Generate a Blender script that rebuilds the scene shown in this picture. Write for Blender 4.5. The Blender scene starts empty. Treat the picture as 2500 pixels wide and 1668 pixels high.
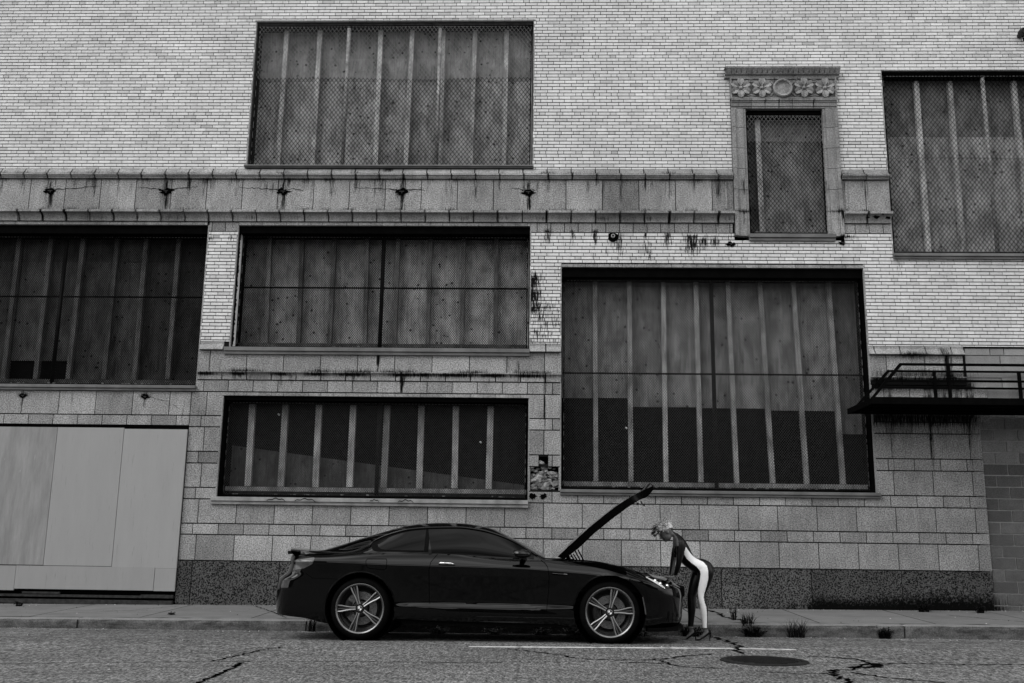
import bpy, bmesh, math, random
import numpy as np
from mathutils import Vector, Matrix
random.seed(7); RNG = np.random.default_rng(11)
C = bpy.context.scene.collection
S = bpy.context.scene

# ------------------------------------------------------------------ camera
cam = bpy.data.cameras.new('camera'); cam_o = bpy.data.objects.new('camera', cam); C.objects.link(cam_o)
cf = Vector((-0.03216468, 0.97862479, 0.20312301)); cr = Vector((0.99945833, 0.03007691, 0.01335763)); cu = Vector((-0.00696279, -0.20344263, 0.97906211))
cam_o.matrix_world = Matrix(((cr.x, cu.x, -cf.x, 0), (cr.y, cu.y, -cf.y, 0), (cr.z, cu.z, -cf.z, 1.047), (0, 0, 0, 1)))
cam.sensor_width = 36; cam.lens = 36 * 2431 / 2500; cam.clip_start = 0.1; cam.clip_end = 1000
S.camera = cam_o

# ------------------------------------------------------------------ light
SUN_EL, SUN_AZ = math.radians(42), math.radians(232)       # azimuth of the light's origin, from +Y clockwise
w = bpy.data.worlds.new("World"); S.world = w; w.use_nodes = True
nt = w.node_tree; nt.nodes.clear()
sky = nt.nodes.new('ShaderNodeTexSky'); sky.sky_type = 'NISHITA'; sky.sun_disc = False
sky.sun_elevation = SUN_EL; sky.sun_rotation = SUN_AZ; sky.dust_density = 1.0
bw = nt.nodes.new('ShaderNodeRGBToBW'); bg = nt.nodes.new('ShaderNodeBackground'); bg.inputs[1].default_value = 0.15
out = nt.nodes.new('ShaderNodeOutputWorld')
nt.links.new(sky.outputs[0], bw.inputs[0]); nt.links.new(bg.outputs[0], out.inputs[0])
def wn(kind, **kw):
    x = nt.nodes.new('ShaderNode' + kind)
    for k, v in kw.items(): setattr(x, k, v)
    return x
def wm(op, a, b):
    x = wn('Math', operation=op)
    for i, v in enumerate((a, b)):
        if isinstance(v, bpy.types.NodeSocket): nt.links.new(v, x.inputs[i])
        else: x.inputs[i].default_value = v
    return x.outputs[0]
# a cloudy sky: broken cloud sheets over the sky texture, on a flat layer overhead
tc = wn('TexCoord'); sx = wn('SeparateXYZ'); nt.links.new(tc.outputs['Generated'], sx.inputs[0])
den = wm('ADD', wm('MAXIMUM', sx.outputs[2], 0.0), 0.18); cb = wn('CombineXYZ')
nt.links.new(wm('DIVIDE', sx.outputs[0], den), cb.inputs[0]); nt.links.new(wm('DIVIDE', sx.outputs[1], den), cb.inputs[1])
cn = wn('TexNoise'); nt.links.new(cb.outputs[0], cn.inputs['Vector']); cn.inputs['Scale'].default_value = 1.3; cn.inputs['Detail'].default_value = 7; cn.inputs['Roughness'].default_value = 0.55; cn.inputs['Distortion'].default_value = 0.6
mr = wn('MapRange'); nt.links.new(cn.outputs[0], mr.inputs[0]); mr.inputs[1].default_value = .38; mr.inputs[2].default_value = .62; mr.inputs[3].default_value = 2.0; mr.inputs[4].default_value = 13.0
mk = wn('MapRange'); nt.links.new(sx.outputs[2], mk.inputs[0]); mk.inputs[1].default_value = .0; mk.inputs[2].default_value = .25
mx = wn('Mix', data_type='FLOAT'); nt.links.new(mk.outputs[0], mx.inputs[0]); nt.links.new(bw.outputs[0], mx.inputs[2]); nt.links.new(mr.outputs[0], mx.inputs[3]); nt.links.new(mx.outputs[0], bg.inputs[0])
sun = bpy.data.lights.new('sun', 'SUN'); sun.energy = 1.3; sun.angle = math.radians(35); sun.color = (1, 1, 1)
sun_o = bpy.data.objects.new('sun', sun); C.objects.link(sun_o)
sd = Vector((math.sin(SUN_AZ) * math.cos(SUN_EL), math.cos(SUN_AZ) * math.cos(SUN_EL), math.sin(SUN_EL)))
sun_o.rotation_euler = sd.to_track_quat('Z', 'Y').to_euler()
S.view_settings.view_transform = 'Standard'; S.view_settings.look = 'None'
S.view_settings.exposure = 0.36; S.view_settings.gamma = 1.0

# ------------------------------------------------------------------ helpers
def tag(o, label=None, cat=None, group=None, kind=None):
    if label: o['label'] = label
    if cat: o['category'] = cat
    if group: o['group'] = group
    if kind: o['kind'] = kind
    return o
def empty(name, loc=(0, 0, 0)):
    o = bpy.data.objects.new(name, None); C.objects.link(o); o.location = loc; o.empty_display_size = 0.2
    return o
class MB:
    """collects quads and polygons; verts carry tone and stain, faces carry a material slot"""
    def __init__(s): s.v = []; s.f = []; s.mi = []; s.t = []; s.s = []
    def add(s, vs, fs, mi=0, tone=1.0, stain=None):
        n = len(s.v); s.v += [tuple(p) for p in vs]; s.f += [tuple(i + n for i in f) for f in fs]
        s.mi += [mi] * len(fs); s.t += [tone] * len(vs)
        s.s += list(stain) if stain is not None else [0.0] * len(vs)
        return s
    def box(s, x0, x1, y0, y1, z0, z1, mi=0, tone=1.0):
        v = [(x0, y0, z0), (x1, y0, z0), (x1, y1, z0), (x0, y1, z0), (x0, y0, z1), (x1, y0, z1), (x1, y1, z1), (x0, y1, z1)]
        return s.add(v, [(0, 3, 2, 1), (4, 5, 6, 7), (0, 1, 5, 4), (1, 2, 6, 5), (2, 3, 7, 6), (3, 0, 4, 7)], mi, tone)
    def prism(s, poly, a, b, axis='x', mi=0, tone=1.0):
        """poly of 2-D points extruded from a to b; axis x: points are (y,z); axis y: points are (x,z); axis z: (x,y)"""
        n = len(poly)
        mk = {'x': lambda p, q: (q, p[0], p[1]), 'y': lambda p, q: (p[0], q, p[1]), 'z': lambda p, q: (p[0], p[1], q)}[axis]
        v = [mk(p, a) for p in poly] + [mk(p, b) for p in poly]
        return s.add(v, [tuple(range(n)), tuple(range(2 * n - 1, n - 1, -1))] + [(i, i + n, (i + 1) % n + n, (i + 1) % n) for i in range(n)], mi, tone)
    def tube(s, pts, rad, n=8, mi=0, tone=1.0, cap=True):
        pts = [Vector(p) for p in pts]; N = len(pts); rads = rad if hasattr(rad, '__len__') else [rad] * N
        vs = []
        up0 = Vector((0.123, 0.2, 1)).normalized()
        for i, p in enumerate(pts):
            d = (pts[min(i + 1, N - 1)] - pts[max(i - 1, 0)]).normalized()
            a = d.cross(up0)
            if a.length < 0.1: a = d.cross(Vector((1, 0.1, 0)))
            a.normalize(); b = d.cross(a)
            for k in range(n):
                t = 2 * math.pi * k / n; vs.append(p + (a * math.cos(t) + b * math.sin(t)) * rads[i])
        fs = [(i * n + k, i * n + (k + 1) % n, (i + 1) * n + (k + 1) % n, (i + 1) * n + k) for i in range(N - 1) for k in range(n)]
        if cap: fs += [tuple(range(n - 1, -1, -1)), tuple((N - 1) * n + k for k in range(n))]
        return s.add(vs, fs, mi, tone)
    def lathe_y(s, cx, cz, prof, n=48, mi=0, tone=1.0, closed=False):
        """revolve (r, y) profile round the axis parallel to Y through (cx, cz)"""
        m = len(prof); vs = [(cx + r * math.cos(2 * math.pi * k / n), y, cz + r * math.sin(2 * math.pi * k / n)) for k in range(n) for r, y in prof]
        fs = [(k * m + j, k * m + j + 1, ((k + 1) % n) * m + j + 1, ((k + 1) % n) * m + j) for k in range(n) for j in range(m - 1)]
        if closed: fs += [(k * m + m - 1, k * m, ((k + 1) % n) * m, ((k + 1) % n) * m + m - 1) for k in range(n)]
        return s.add(vs, fs, mi, tone)
    def grid(s, P, mi=0, tone=1.0, stain=None, flip=False):
        """P: array rows x cols x 3"""
        P = np.asarray(P, float); a, b = P.shape[:2]
        fs = [((i * b + j), (i * b + j + 1), ((i + 1) * b + j + 1), ((i + 1) * b + j)) for i in range(a - 1) for j in range(b - 1)]
        if flip: fs = [f[::-1] for f in fs]
        return s.add([tuple(p) for p in P.reshape(-1, 3)], fs, mi, tone, stain)
    def build(s, name, mats, parent=None, smooth=False, bevel=0, fix=True, autos=None):
        me = bpy.data.meshes.new(name); me.from_pydata([tuple(map(float, p)) for p in s.v], [], s.f)
        if not isinstance(mats, (list, tuple)): mats = [mats]
        for m in mats: me.materials.append(m)
        me.polygons.foreach_set('material_index', s.mi)
        for nm, dat in (('tone', s.t), ('stain', s.s)):
            at = me.attributes.new(nm, 'FLOAT', 'POINT'); at.data.foreach_set('value', np.asarray(dat, dtype=np.float32))
        if smooth: me.polygons.foreach_set('use_smooth', [True] * len(me.polygons))
        me.update()
        if fix:
            bm = bmesh.new(); bm.from_mesh(me); bmesh.ops.recalc_face_normals(bm, faces=bm.faces); bm.to_mesh(me); bm.free()
        o = bpy.data.objects.new(name, me); C.objects.link(o)
        if parent: o.parent = parent; o.matrix_parent_inverse = Matrix.Translation(-parent_loc(parent))
        if bevel:
            b = o.modifiers.new('b', 'BEVEL'); b.width = bevel; b.segments = 2; b.limit_method = 'ANGLE'; b.angle_limit = 0.6
        if autos: me.set_sharp_from_angle(angle=autos)
        return o
def parent_loc(p):
    return Vector((0, 0, 0)) if p.parent else p.location.copy()      # every mesh part is modelled in world space

# ------------------------------------------------------------------ materials
def G(v): return (v, v, v, 1)
class NT:
    def __init__(s, name):
        s.m = bpy.data.materials.new(name); s.m.use_nodes = True; s.t = s.m.node_tree; s.b = s.t.nodes['Principled BSDF']
        s.b.inputs['Specular IOR Level'].default_value = 0.3
    def n(s, kind, **kw):
        x = s.t.nodes.new('ShaderNode' + kind)
        for k, v in kw.items():
            if k in x.inputs: x.inputs[k].default_value = v
            else: setattr(x, k, v)
        return x
    def l(s, a, b): s.t.links.new(a, b)
    def setv(s, sock, v):
        if isinstance(v, bpy.types.NodeSocket): s.l(v, sock)
        else: sock.default_value = v
    def math(s, op, a, b=0.0, c=None, clamp=False):
        x = s.t.nodes.new('ShaderNodeMath'); x.operation = op; x.use_clamp = clamp
        s.setv(x.inputs[0], a); s.setv(x.inputs[1], b)
        if c is not None: s.setv(x.inputs[2], c)
        return x.outputs[0]
    def pos(s, scale=(1, 1, 1)):
        g = s.n('NewGeometry'); m = s.n('Mapping'); s.l(g.outputs['Position'], m.inputs[0]); m.inputs['Scale'].default_value = scale
        return m.outputs[0]
    def obj(s, scale=(1, 1, 1)):
        g = s.n('TexCoord'); m = s.n('Mapping'); s.l(g.outputs['Object'], m.inputs[0]); m.inputs['Scale'].default_value = scale
        return m.outputs[0]
    def noise(s, vec, scale, detail=3, rough=0.55):
        x = s.n('TexNoise'); s.l(vec, x.inputs['Vector']); x.inputs['Scale'].default_value = scale; x.inputs['Detail'].default_value = detail; x.inputs['Roughness'].default_value = rough
        return x.outputs[0]
    def ramp(s, v, a, b, lo=0.0, hi=1.0):
        x = s.t.nodes.new('ShaderNodeMapRange'); x.clamp = True; s.l(v, x.inputs[0])
        x.inputs[1].default_value = a; x.inputs[2].default_value = b; x.inputs[3].default_value = lo; x.inputs[4].default_value = hi
        return x.outputs[0]
    def attr(s, name):
        a = s.n('Attribute'); a.attribute_name = name; return a.outputs['Fac']
    def color(s, v):
        c = s.n('CombineColor')
        for i in range(3): s.l(v, c.inputs[i])
        s.l(c.outputs[0], s.b.inputs['Base Color'])
    def bump(s, v, dist=0.01, strength=0.5):
        b = s.n('Bump'); b.inputs['Strength'].default_value = strength; b.inputs['Distance'].default_value = dist
        s.l(v, b.inputs['Height']); s.l(b.outputs[0], s.b.inputs['Normal'])
    def set(s, **kw):
        for k, v in kw.items(): s.b.inputs[k.replace('_', ' ')].default_value = v
        return s
def plain(name, v, rough=0.6, metal=0.0, var=0.25, scale=12, spec=0.3, bump=0.0):
    m = NT(name); n = m.noise(m.pos(), scale, 4, 0.6)
    f = m.ramp(n, 0.3, 0.7, 1 - var, 1 + var); m.color(m.math('MULTIPLY', f, v))
    m.set(Roughness=rough, Metallic=metal); m.b.inputs['Specular IOR Level'].default_value = spec
    if bump: m.bump(n, bump)
    return m.m
def masonry(name, base, speck=0.25, sscale=60, low=0.2, rng=(.36, .64), rough=0.85, spec=0.06, dark=0.004, streak=(70, 8, 5), sg=1.0):
    """stone or brick: per-piece tone attribute, fine speckle, broad soot, and run-off where the stain attribute is high"""
    m = NT(name); p = m.pos()
    fine = m.noise(p, sscale, 2, 0.7); broad = m.noise(p, 0.9, 4, 0.6); mid = m.noise(m.pos((1.0, 1.0, 0.35)), 7, 4, 0.6)
    c = m.math('MULTIPLY', m.attr('tone'), base)
    c = m.math('MULTIPLY', c, m.ramp(fine, rng[0], rng[1], 1 - speck, 1 + speck))
    c = m.math('MULTIPLY', c, m.ramp(broad, 0.3, 0.7, 1 - low, 1 + low * 0.5))
    c = m.math('MULTIPLY', c, m.ramp(mid, 0.3, 0.62, 1 - low * 0.7, 1.03))
    st = m.noise(m.pos(streak), 1.0, 3, 0.65)
    k = m.math('SUBTRACT', m.math('MULTIPLY', m.attr('stain'), 2.0), m.math('MULTIPLY', m.ramp(st, 0.34, 0.64), sg), clamp=True)
    mix = m.n('Mix'); mix.data_type = 'FLOAT'
    m.l(k, mix.inputs[0]); m.l(c, mix.inputs[2]); mix.inputs[3].default_value = dark
    m.color(mix.outputs[0]); m.bump(fine, 0.002, 0.35)
    m.set(Roughness=rough); m.b.inputs['Specular IOR Level'].default_value = spec
    return m.m
M = {}
M['brick'] = masonry('glazed_brick', 0.62, 0.07, 25, 0.12, rough=0.6, streak=(42, 8, 7), sg=1.6)
M['mortar'] = plain('mortar', 0.010, 0.95, var=0.4, scale=6, spec=.05)
M['stone'] = masonry('terracotta_block', 0.275, 0.50, 52, 0.30)
M['stone_dark'] = masonry('granite_plinth', 0.056, 0.92, 50, 0.25, rng=(.43, .55), streak=(40, 40, 34), sg=1.1, dark=.0015)
M['trim'] = masonry('terracotta_trim', 0.27, 0.35, 52, 0.35)
M['carving'] = masonry('carved_terracotta', 0.26, 0.32, 52, 0.35)
M['cblock'] = masonry('concrete_block', 0.12, 0.30, 60, 0.22)
M['cpatch'] = masonry('cement_patch', 0.25, 0.12, 50, 0.18)
M['joint'] = plain('pale_joint', 0.30, 0.9)
M['rubble'] = masonry('broken_masonry', 0.34, 0.35, 30, 0.4)
M['soot'] = plain('soot_black', 0.002, 0.95, var=0.3, spec=0)
M['wire_mid'] = plain('grey_wire', .035, .8, var=.3)
M['steel'] = plain('black_steel', 0.0015, 0.8, var=0.5, scale=8, spec=0.03)
M['rust'] = plain('rusty_steel', 0.02, 0.85, var=0.7, scale=14, bump=0.004)
M['sill'] = plain('painted_sill', 0.12, 0.6, var=0.30, scale=3.5)
M['sill_light'] = plain('bare_metal_sill', 0.22, 0.6, var=0.4, scale=4)
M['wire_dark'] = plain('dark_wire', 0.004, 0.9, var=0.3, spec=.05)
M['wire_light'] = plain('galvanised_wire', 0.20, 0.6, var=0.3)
M['pipe'] = plain('galvanised_pipe', 0.26, 0.6, var=0.5, scale=10)
M['pipe_dark'] = plain('dark_pipe', 0.006, 0.7, var=0.5, scale=9, spec=.1)
M['white'] = plain('flaked_white_paint', 0.78, 0.6, var=0.06, scale=9)
def wood(name, base, knots=True, gscale=(26, 26, 1.6)):
    m = NT(name); p = m.pos(gscale)
    d = m.noise(m.pos((1.5, 1.5, 0.8)), 3.2, 3, 0.6)
    w_ = m.n('TexWave', wave_type='BANDS', bands_direction='X'); m.l(m.pos((1.0, 1.0, 0.10)), w_.inputs['Vector'])
    w_.inputs['Scale'].default_value = 4.5; w_.inputs['Distortion'].default_value = 22; w_.inputs['Detail'].default_value = 3; w_.inputs['Detail Scale'].default_value = 1.4
    g = m.noise(p, 1.0, 4, 0.65)
    c = m.math('MULTIPLY', m.attr('tone'), base)
    c = m.math('MULTIPLY', c, m.ramp(g, 0.3, 0.7, 0.84, 1.12))
    c = m.math('MULTIPLY', c, m.ramp(d, 0.34, 0.66, 0.55, 1.2))
    c = m.math('MULTIPLY', c, m.ramp(w_.outputs[0], 0.0, 0.2, 0.74, 1.0))
    if knots:
        v = m.n('TexVoronoi'); m.l(m.pos((1.0, 0.0, 1.0)), v.inputs['Vector']); v.inputs['Scale'].default_value = 5.6; v.inputs['Randomness'].default_value = 0.9
        c = m.math('MULTIPLY', c, m.ramp(v.outputs[0], 0.085, 0.13, 0.08, 1.0))
        # rows of nail holes and water marks
        v2 = m.n('TexVoronoi'); m.l(m.pos((8.5, 0.0, 8.5)), v2.inputs['Vector']); v2.inputs['Scale'].default_value = 1.0; v2.inputs['Randomness'].default_value = 0.75
        rowm = m.ramp(m.noise(m.pos((.6, 0, 5.5)), 1.0, 1), 0.47, 0.50, 0.0, 0.85)
        c = m.math('MULTIPLY', c, m.math('SUBTRACT', 1.0, m.math('MULTIPLY', rowm, m.ramp(v2.outputs[0], 0.14, 0.22, 1.0, 0.0))))
    k = m.math('SUBTRACT', m.math('MULTIPLY', m.attr('stain'), 1.8), m.math('MULTIPLY', m.ramp(m.noise(m.pos((30, 30, 3)), 1.0, 3), 0.3, 0.7), 0.8), clamp=True)
    mix = m.n('Mix'); mix.data_type = 'FLOAT'; m.l(k, mix.inputs[0]); m.l(c, mix.inputs[2]); mix.inputs[3].default_value = 0.015
    m.color(mix.outputs[0]); m.bump(g, 0.002, 0.3); m.set(Roughness=0.85); m.b.inputs['Specular IOR Level'].default_value = 0.15
    return m.m
M['ply'] = wood('weathered_plywood', 0.30)
M['ply_dark'] = wood('dark_plywood', 0.09)
M['stud'] = wood('lumber', 0.44, knots=False, gscale=(40, 40, 2))
M['stud_dark'] = wood('dark_lumber', 0.20, knots=False, gscale=(40, 40, 2))  # same lumber in a darker tone
M['void'] = plain('void_black', 0.0015, 0.6, var=0.5, scale=2, spec=0.05)
M['spot'] = plain('light_hole_white', 0.85, 0.5, var=0.02)
# ------------------------------------------------------------------ stains on the facade (a function of place on the wall)
WY = 16.0
ST = []; BST = []   # (kind, ...) ; s: vertical run  cx, half width, z top, z bottom, strength ; g: gaussian cx, cz, rx, rz, strength
def run(cx, hw, zt, zb, a): ST.append(('s', cx, hw, zt, zb, a))
def spot(cx, cz, rx, rz, a): ST.append(('g', cx, cz, rx, rz, a))
rr = random.Random(5)
for k in range(-28, 14):                                   # run-off under the joints of the cornice and frieze
    jx = 0.03 + k * 0.4095
    run(jx + 0.02, rr.uniform(0.015, 0.06), 7.20, 7.20 - rr.uniform(0.25, 0.62), rr.uniform(0.35, 0.8)); run(jx + 0.02, .012, 7.26, 7.16, 1.2); run(jx + .02, .012, 6.62, 6.42, 1.1)
    [run(jx + rr.uniform(-0.2, 0.2), rr.uniform(0.01, 0.05), 7.17, rr.uniform(6.62, 6.98), rr.uniform(0.3, 0.62)) for _ in range(2)]; spot(jx + rr.uniform(-.1, .1), 7.165, .2, .014, rr.uniform(.3, .9)); spot(jx + rr.uniform(-.1, .1), 6.615, .2, .014, rr.uniform(.4, 1.0)); spot(jx, 7.262, .2, .012, rr.uniform(.2, .8))
    run(jx, rr.uniform(0.012, 0.035), 6.62, 6.22, rr.uniform(0.5, 0.95))
    spot(jx + rr.uniform(-.2, .2), 6.47, 0.14, 0.05, rr.uniform(0.2, 0.5))
for x in (-8.5, -6.49, -4.47, -2.44, -0.29):               # rusted anchors in the frieze
    spot(x, 6.95, 0.13, 0.08, 0.75); run(x + 0.02, 0.05, 6.95, 6.45, .85); spot(x, 7.05, 0.03, 0.12, 0.9); run(x - 0.07, 0.02, 6.9, 6.6, 0.5)
for x, z, hw, l, a in ((0.05, 6.24, .07, .28, 1.0), (0.46, 6.24, .05, .3, .8), (0.84, 6.24, .05, .35, 1.0), (0.80, 5.85, .03, .3, .6), (1.25, 6.2, .09, .5, .85), (1.68, 6.2, .035, .62, .85),
                       (1.75, 5.9, .05, .22, .8), (2.04, 6.2, .08, .34, .9), (2.45, 6.18, .16, .48, 1.0), (2.66, 6.18, .12, .38, .8), (2.83, 6.18, .1, .3, .8), (0.3, 6.2, .03, .5, .35), (-.06, 6.2, .05, .6, .4)):
    run(x, hw, z + 0.05, z - l, a)
for x0, z0, a in ((-0.22, 5.40, 1.2), (-0.22, 5.15, 1.3), (-0.16, 4.95, 1.0), (-0.1, 4.8, .75), (0.0, 4.7, .6), (0.06, 4.95, .7), (-0.1, 4.5, .65), (0.05, 4.45, .55), (0.12, 4.75, .45)):
    spot(x0, z0, 0.19, 0.18, a)
for k in range(26): spot(rr.uniform(-.22, .28), rr.uniform(4.38, 5.15), .10, .06, rr.uniform(.3, .72))
for k in range(34): spot(rr.uniform(1.0, 3.0), rr.uniform(5.78, 6.2), rr.uniform(.03, .10), rr.uniform(.03, .12), rr.uniform(.2, .62))
for x in (-5.66, -5.32): spot(x, 6.12, 0.06, 0.05, 0.9); run(x, 0.02, 6.24, 5.95, 0.6)
for k in range(-8, 2):                                     # sooty lower moulding
    spot(-5.5 + .6 * (k + 8) + rr.uniform(-.2, .2), 3.79, rr.uniform(.2, .5), 0.035, 0.95); spot(rr.uniform(-5.6, 0.2), 3.84, rr.uniform(.2, .5), .02, .8)
    run(rr.uniform(-5.6, 0.2), rr.uniform(.015, .05), 3.8, rr.uniform(3.5, 3.7), rr.uniform(.4, .8))
for x, hw, zt, zb, a in ((-2.72, .03, 4.12, 3.84, 1.2), (-2.32, .03, 3.85, 3.3, 1.1), (-.42, .03, 4.1, 3.5, .6), (-.6, .04, 4.1, 3.7, .35), (.02, .02, 3.9, 2.3, .9), (-5.33, .03, 4.1, 3.85, .45), (-4.3, .03, 3.8, 3.5, .6)):
    run(x, hw, zt, zb, a)
for x in (-8.58, -6.54): spot(x, 3.42, .12, .05, .9); run(x, .03, 3.45, 3.1, .6)
for k in range(-14, -1): run(-5.8 + (k + 1) * .4095 + .1, .02, 3.5, rr.uniform(2.95, 3.3), rr.uniform(.2, .6))
for k in range(16): run(rr.uniform(-5.9, -5.5), rr.uniform(.01, .04), rr.uniform(2.9, 3.5), rr.uniform(1.8, 2.8), rr.uniform(.15, .4))
# dark band behind and below the iron platform
for x in np.arange(5.35, 6.8, 0.12): spot(x, 3.72, .15, .085, 1.5); spot(x, 3.87, .18, .13, .42 if x < 5.6 else .62); spot(x, 3.16, .2, .16, .85); spot(x, 2.95, .2, .12, .4)
spot(6.45, 4.24, .12, .06, 1.2); run(6.5, .05, 4.2, 3.7, .9); run(6.56, .02, 4.2, 3.7, .8); spot(6.5, 3.82, .13, .12, 1.0); spot(5.95, 4.19, .35, .03, .8)
for x, zb in ((6.2, 2.85), (6.12, 2.9), (6.42, 2.9), (6.85, 2.7), (6.62, 2.95), (5.55, 2.6), (6.16, 1.9), (6.77, 2.3)): run(x, .04, 3.6, zb, .8)
for x in (5.55, 6.17, 6.78): run(x, .018, 3.1, 1.6, .55)
spot(6.4, 2.72, .35, .18, .28)
for x in np.arange(4.3, 6.95, 0.15): spot(x, 0.10, .3, .30 + .04 * math.sin(x * 2.3), 1.3)
spot(3.5, .2, .5, .08, .45); spot(3.9, .1, .5, .22, .7); spot(1.0, .18, 1.5, .05, .3); spot(-5.2, .17, .8, .04, .25)
for x in (5.83, 6.6, 8.0, 8.9): run(x, rr.uniform(.04, .08), 5.78, 5.3, rr.uniform(.3, .5))
for x in (2.84, 2.9, 3.05, 5.2, 5.1): run(x, .05, 6.2, 5.9, .4)
for x in np.arange(3.2, 5.0, .184): run(x, .022, 9.02, rr.uniform(8.5, 8.8), rr.uniform(.5, .9))
for x in (3.3, 3.5, 3.75, 3.98, 4.2, 4.57, 4.7): run(x, .012, 8.62, 8.44, .8)
spot(3.1, 6.18, .15, .04, .6); spot(5.0, 6.19, .15, .04, 1.0)
for x in (-4.2, -2.7, -1.0, 0.02): spot(x, 7.31, .08, .05, .5)
spot(-2.68, 7.34, .1, .06, 1.0)
def stain(x, z):
    x = np.asarray(x, float); z = np.asarray(z, float); s = np.zeros_like(x)
    for p in ST:
        if p[0] == 'g':
            m = np.exp(-((x - p[1]) / p[3]) ** 2 - ((z - p[2]) / p[4]) ** 2) * p[5]
        else:
            f = np.clip((z - p[4]) / (p[3] - p[4]), 0, 1) * (z <= p[3] + .01)
            m = np.exp(-((x - p[1]) / p[2]) ** 2) * np.minimum(1, f * 1.8) * p[5] * np.clip((p[3] + .01 - z) / .03, 0, 1)
        s = np.maximum(s, m)
    return s
gx_, gz_ = np.meshgrid(np.arange(-12.6, 12.7, .03), np.arange(0, 12.9, .04)); SG = stain(gx_.ravel(), gz_.ravel()).reshape(gx_.shape) > .05
def stained(x, z): i = int((x + 12.6) / .03); return bool(SG[min(int(z / .04), SG.shape[0] - 1), max(i - 3, 0):i + 4].any())
def add_stain(mb):
    v = np.array(mb.v, float)
    mb.s = list(stain(v[:, 0], v[:, 2]))
def cut(x0, x1, holes):
    """what is left of the interval x0..x1 after taking out the holes"""
    seg = [(x0, x1)]
    for a, b in holes:
        new = []
        for p, q in seg:
            if b <= p or a >= q: new.append((p, q)); continue
            if a > p: new.append((p, a))
            if b < q: new.append((b, q))
        seg = new
    return seg
BR = random.Random(21)
def slab(mb, x0, x1, z0, z1, y, depth, tone, step=0.026, stepz=0.07):
    """one masonry piece: a face fine enough to carry stains, and four returns"""
    nx = max(1, int((x1 - x0) / step)); nz = max(1, int((z1 - z0) / stepz))
    P = [[(x0 + (x1 - x0) * i / nx, y, z0 + (z1 - z0) * j / nz) for i in range(nx + 1)] for j in range(nz + 1)]
    mb.grid(P, 0, tone)
    v = [(x0, y, z0), (x1, y, z0), (x1, y, z1), (x0, y, z1), (x0, y + depth, z0), (x1, y + depth, z0), (x1, y + depth, z1), (x0, y + depth, z1)]
    mb.add(v, [(0, 4, 5, 1), (1, 5, 6, 2), (2, 6, 7, 3), (3, 7, 4, 0)], 0, tone)
OPEN = [(-5.13, -.22, 7.36, 10.13), (-10.68, -5.715, 3.50, 6.41), (-5.19, -.245, 4.12, 6.41), (-5.24, -.245, 1.675, 3.49), (.285, 5.25, 1.88, 5.70),
        (3.165, 4.968, 6.10, 9.02), (5.765, 10.7, 5.80, 9.165), (-12.5, -5.775, 0.0, 2.915), (-.2, .24, 1.96, 2.325), (-.07, .075, 2.37, 2.49)]
def bricks(mb, x0, x1, z0, z1, za, pitch):
    """Roman brick: five courses of stretchers, then one of stretchers and headers (its lower joint at za)"""
    k0 = int(math.floor((z0 - za) / pitch))
    k = k0
    while za + k * pitch < z1 - 0.02:
        a = max(z0, za + k * pitch); b = min(z1, za + (k + 1) * pitch); r = k % 6
        if b - a < 0.02: k += 1; continue
        holes = [(o[0], o[1]) for o in OPEN if o[2] < (a + b) / 2 < o[3]]
        x = x0 - BR.uniform(0, .02) - (0.102 if r % 2 else 0); n = 0
        if r == 0: x = x0 - 0.05
        while x < x1:
            L = 0.204 if r or n % 2 == 0 else 0.102
            L += BR.uniform(-.002, .002)
            for p, q in cut(max(x, x0), min(x + L, x1), holes):
                if q - p > 0.02:
                    t = 1 + BR.gauss(0, .055)
                    if L < .15: t *= BR.uniform(.82, 1.0)
                    if BR.random() < .05: t *= .82
                    g = .0045 + BR.uniform(-.001, .001)
                    slab(mb, p + g, q - g, a + .0075, b - .0075, WY + BR.uniform(-.0015, .0015), .03, t, 0.036 if stained((p + q) / 2, (a + b) / 2) else .3, 1)
            x += L; n += 1
        k += 1
def ashlar(mb, rows, x0, x1, xr=None, y=WY, base=1.0, var=.10, off=0.0):
    for z0, z1, kind in rows:
        if kind == 'big': P, o = 0.6135, 5.53
        elif kind == 'small': P, o = 0.409, 2.598
        else: P, o = kind
        k = int(math.floor((x0 - o) / P)) - 1
        holes = [(h[0], h[1]) for h in OPEN if h[2] < (z0 + z1) / 2 < h[3]]
        xe = x1(z0) if callable(x1) else x1
        while o + k * P < xe:
            a, b = max(x0, o + k * P), min(xe, o + (k + 1) * P)
            for p, q in (cut(a, b, holes) if b > a else []):
                if q - p > .03:
                    t = base * (1 + BR.gauss(0, var)) * (.78 if BR.random() < .12 else 1)
                    slab(mb, p + .0065, q - .0065, z0 + .009, z1 - .009, y + BR.uniform(-.002, .002), .04, t)
            k += 1
bld = empty('commercial_building', (0, 16, 0))
tag(bld, 'derelict pale brick and stone commercial building with boarded windows behind the black car', 'building')
def sheet_with_holes(mb, x0, x1, z0, z1, y, holes, tone=1.0):
    xs = sorted({x0, x1, *[min(max(h[i], x0), x1) for h in holes for i in (0, 1)]}); zs = sorted({z0, z1, *[min(max(h[i], z0), z1) for h in holes for i in (2, 3)]})
    for i in range(len(xs) - 1):
        for j in range(len(zs) - 1):
            cx_, cz_ = (xs[i] + xs[i + 1]) / 2, (zs[j] + zs[j + 1]) / 2
            if not any(h[0] < cx_ < h[1] and h[2] < cz_ < h[3] for h in holes):
                mb.add([(xs[i], y, zs[j]), (xs[i + 1], y, zs[j]), (xs[i + 1], y, zs[j + 1]), (xs[i], y, zs[j + 1])], [(0, 1, 2, 3)], 0, tone)
mb = MB(); sheet_with_holes(mb, -12.5, 12.5, 0.05, 12.6, WY + .012, OPEN + [(6.8, 12.5, .05, 4.31)]); mb.build('mortar_bed', M['mortar'], bld, fix=False)
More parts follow.
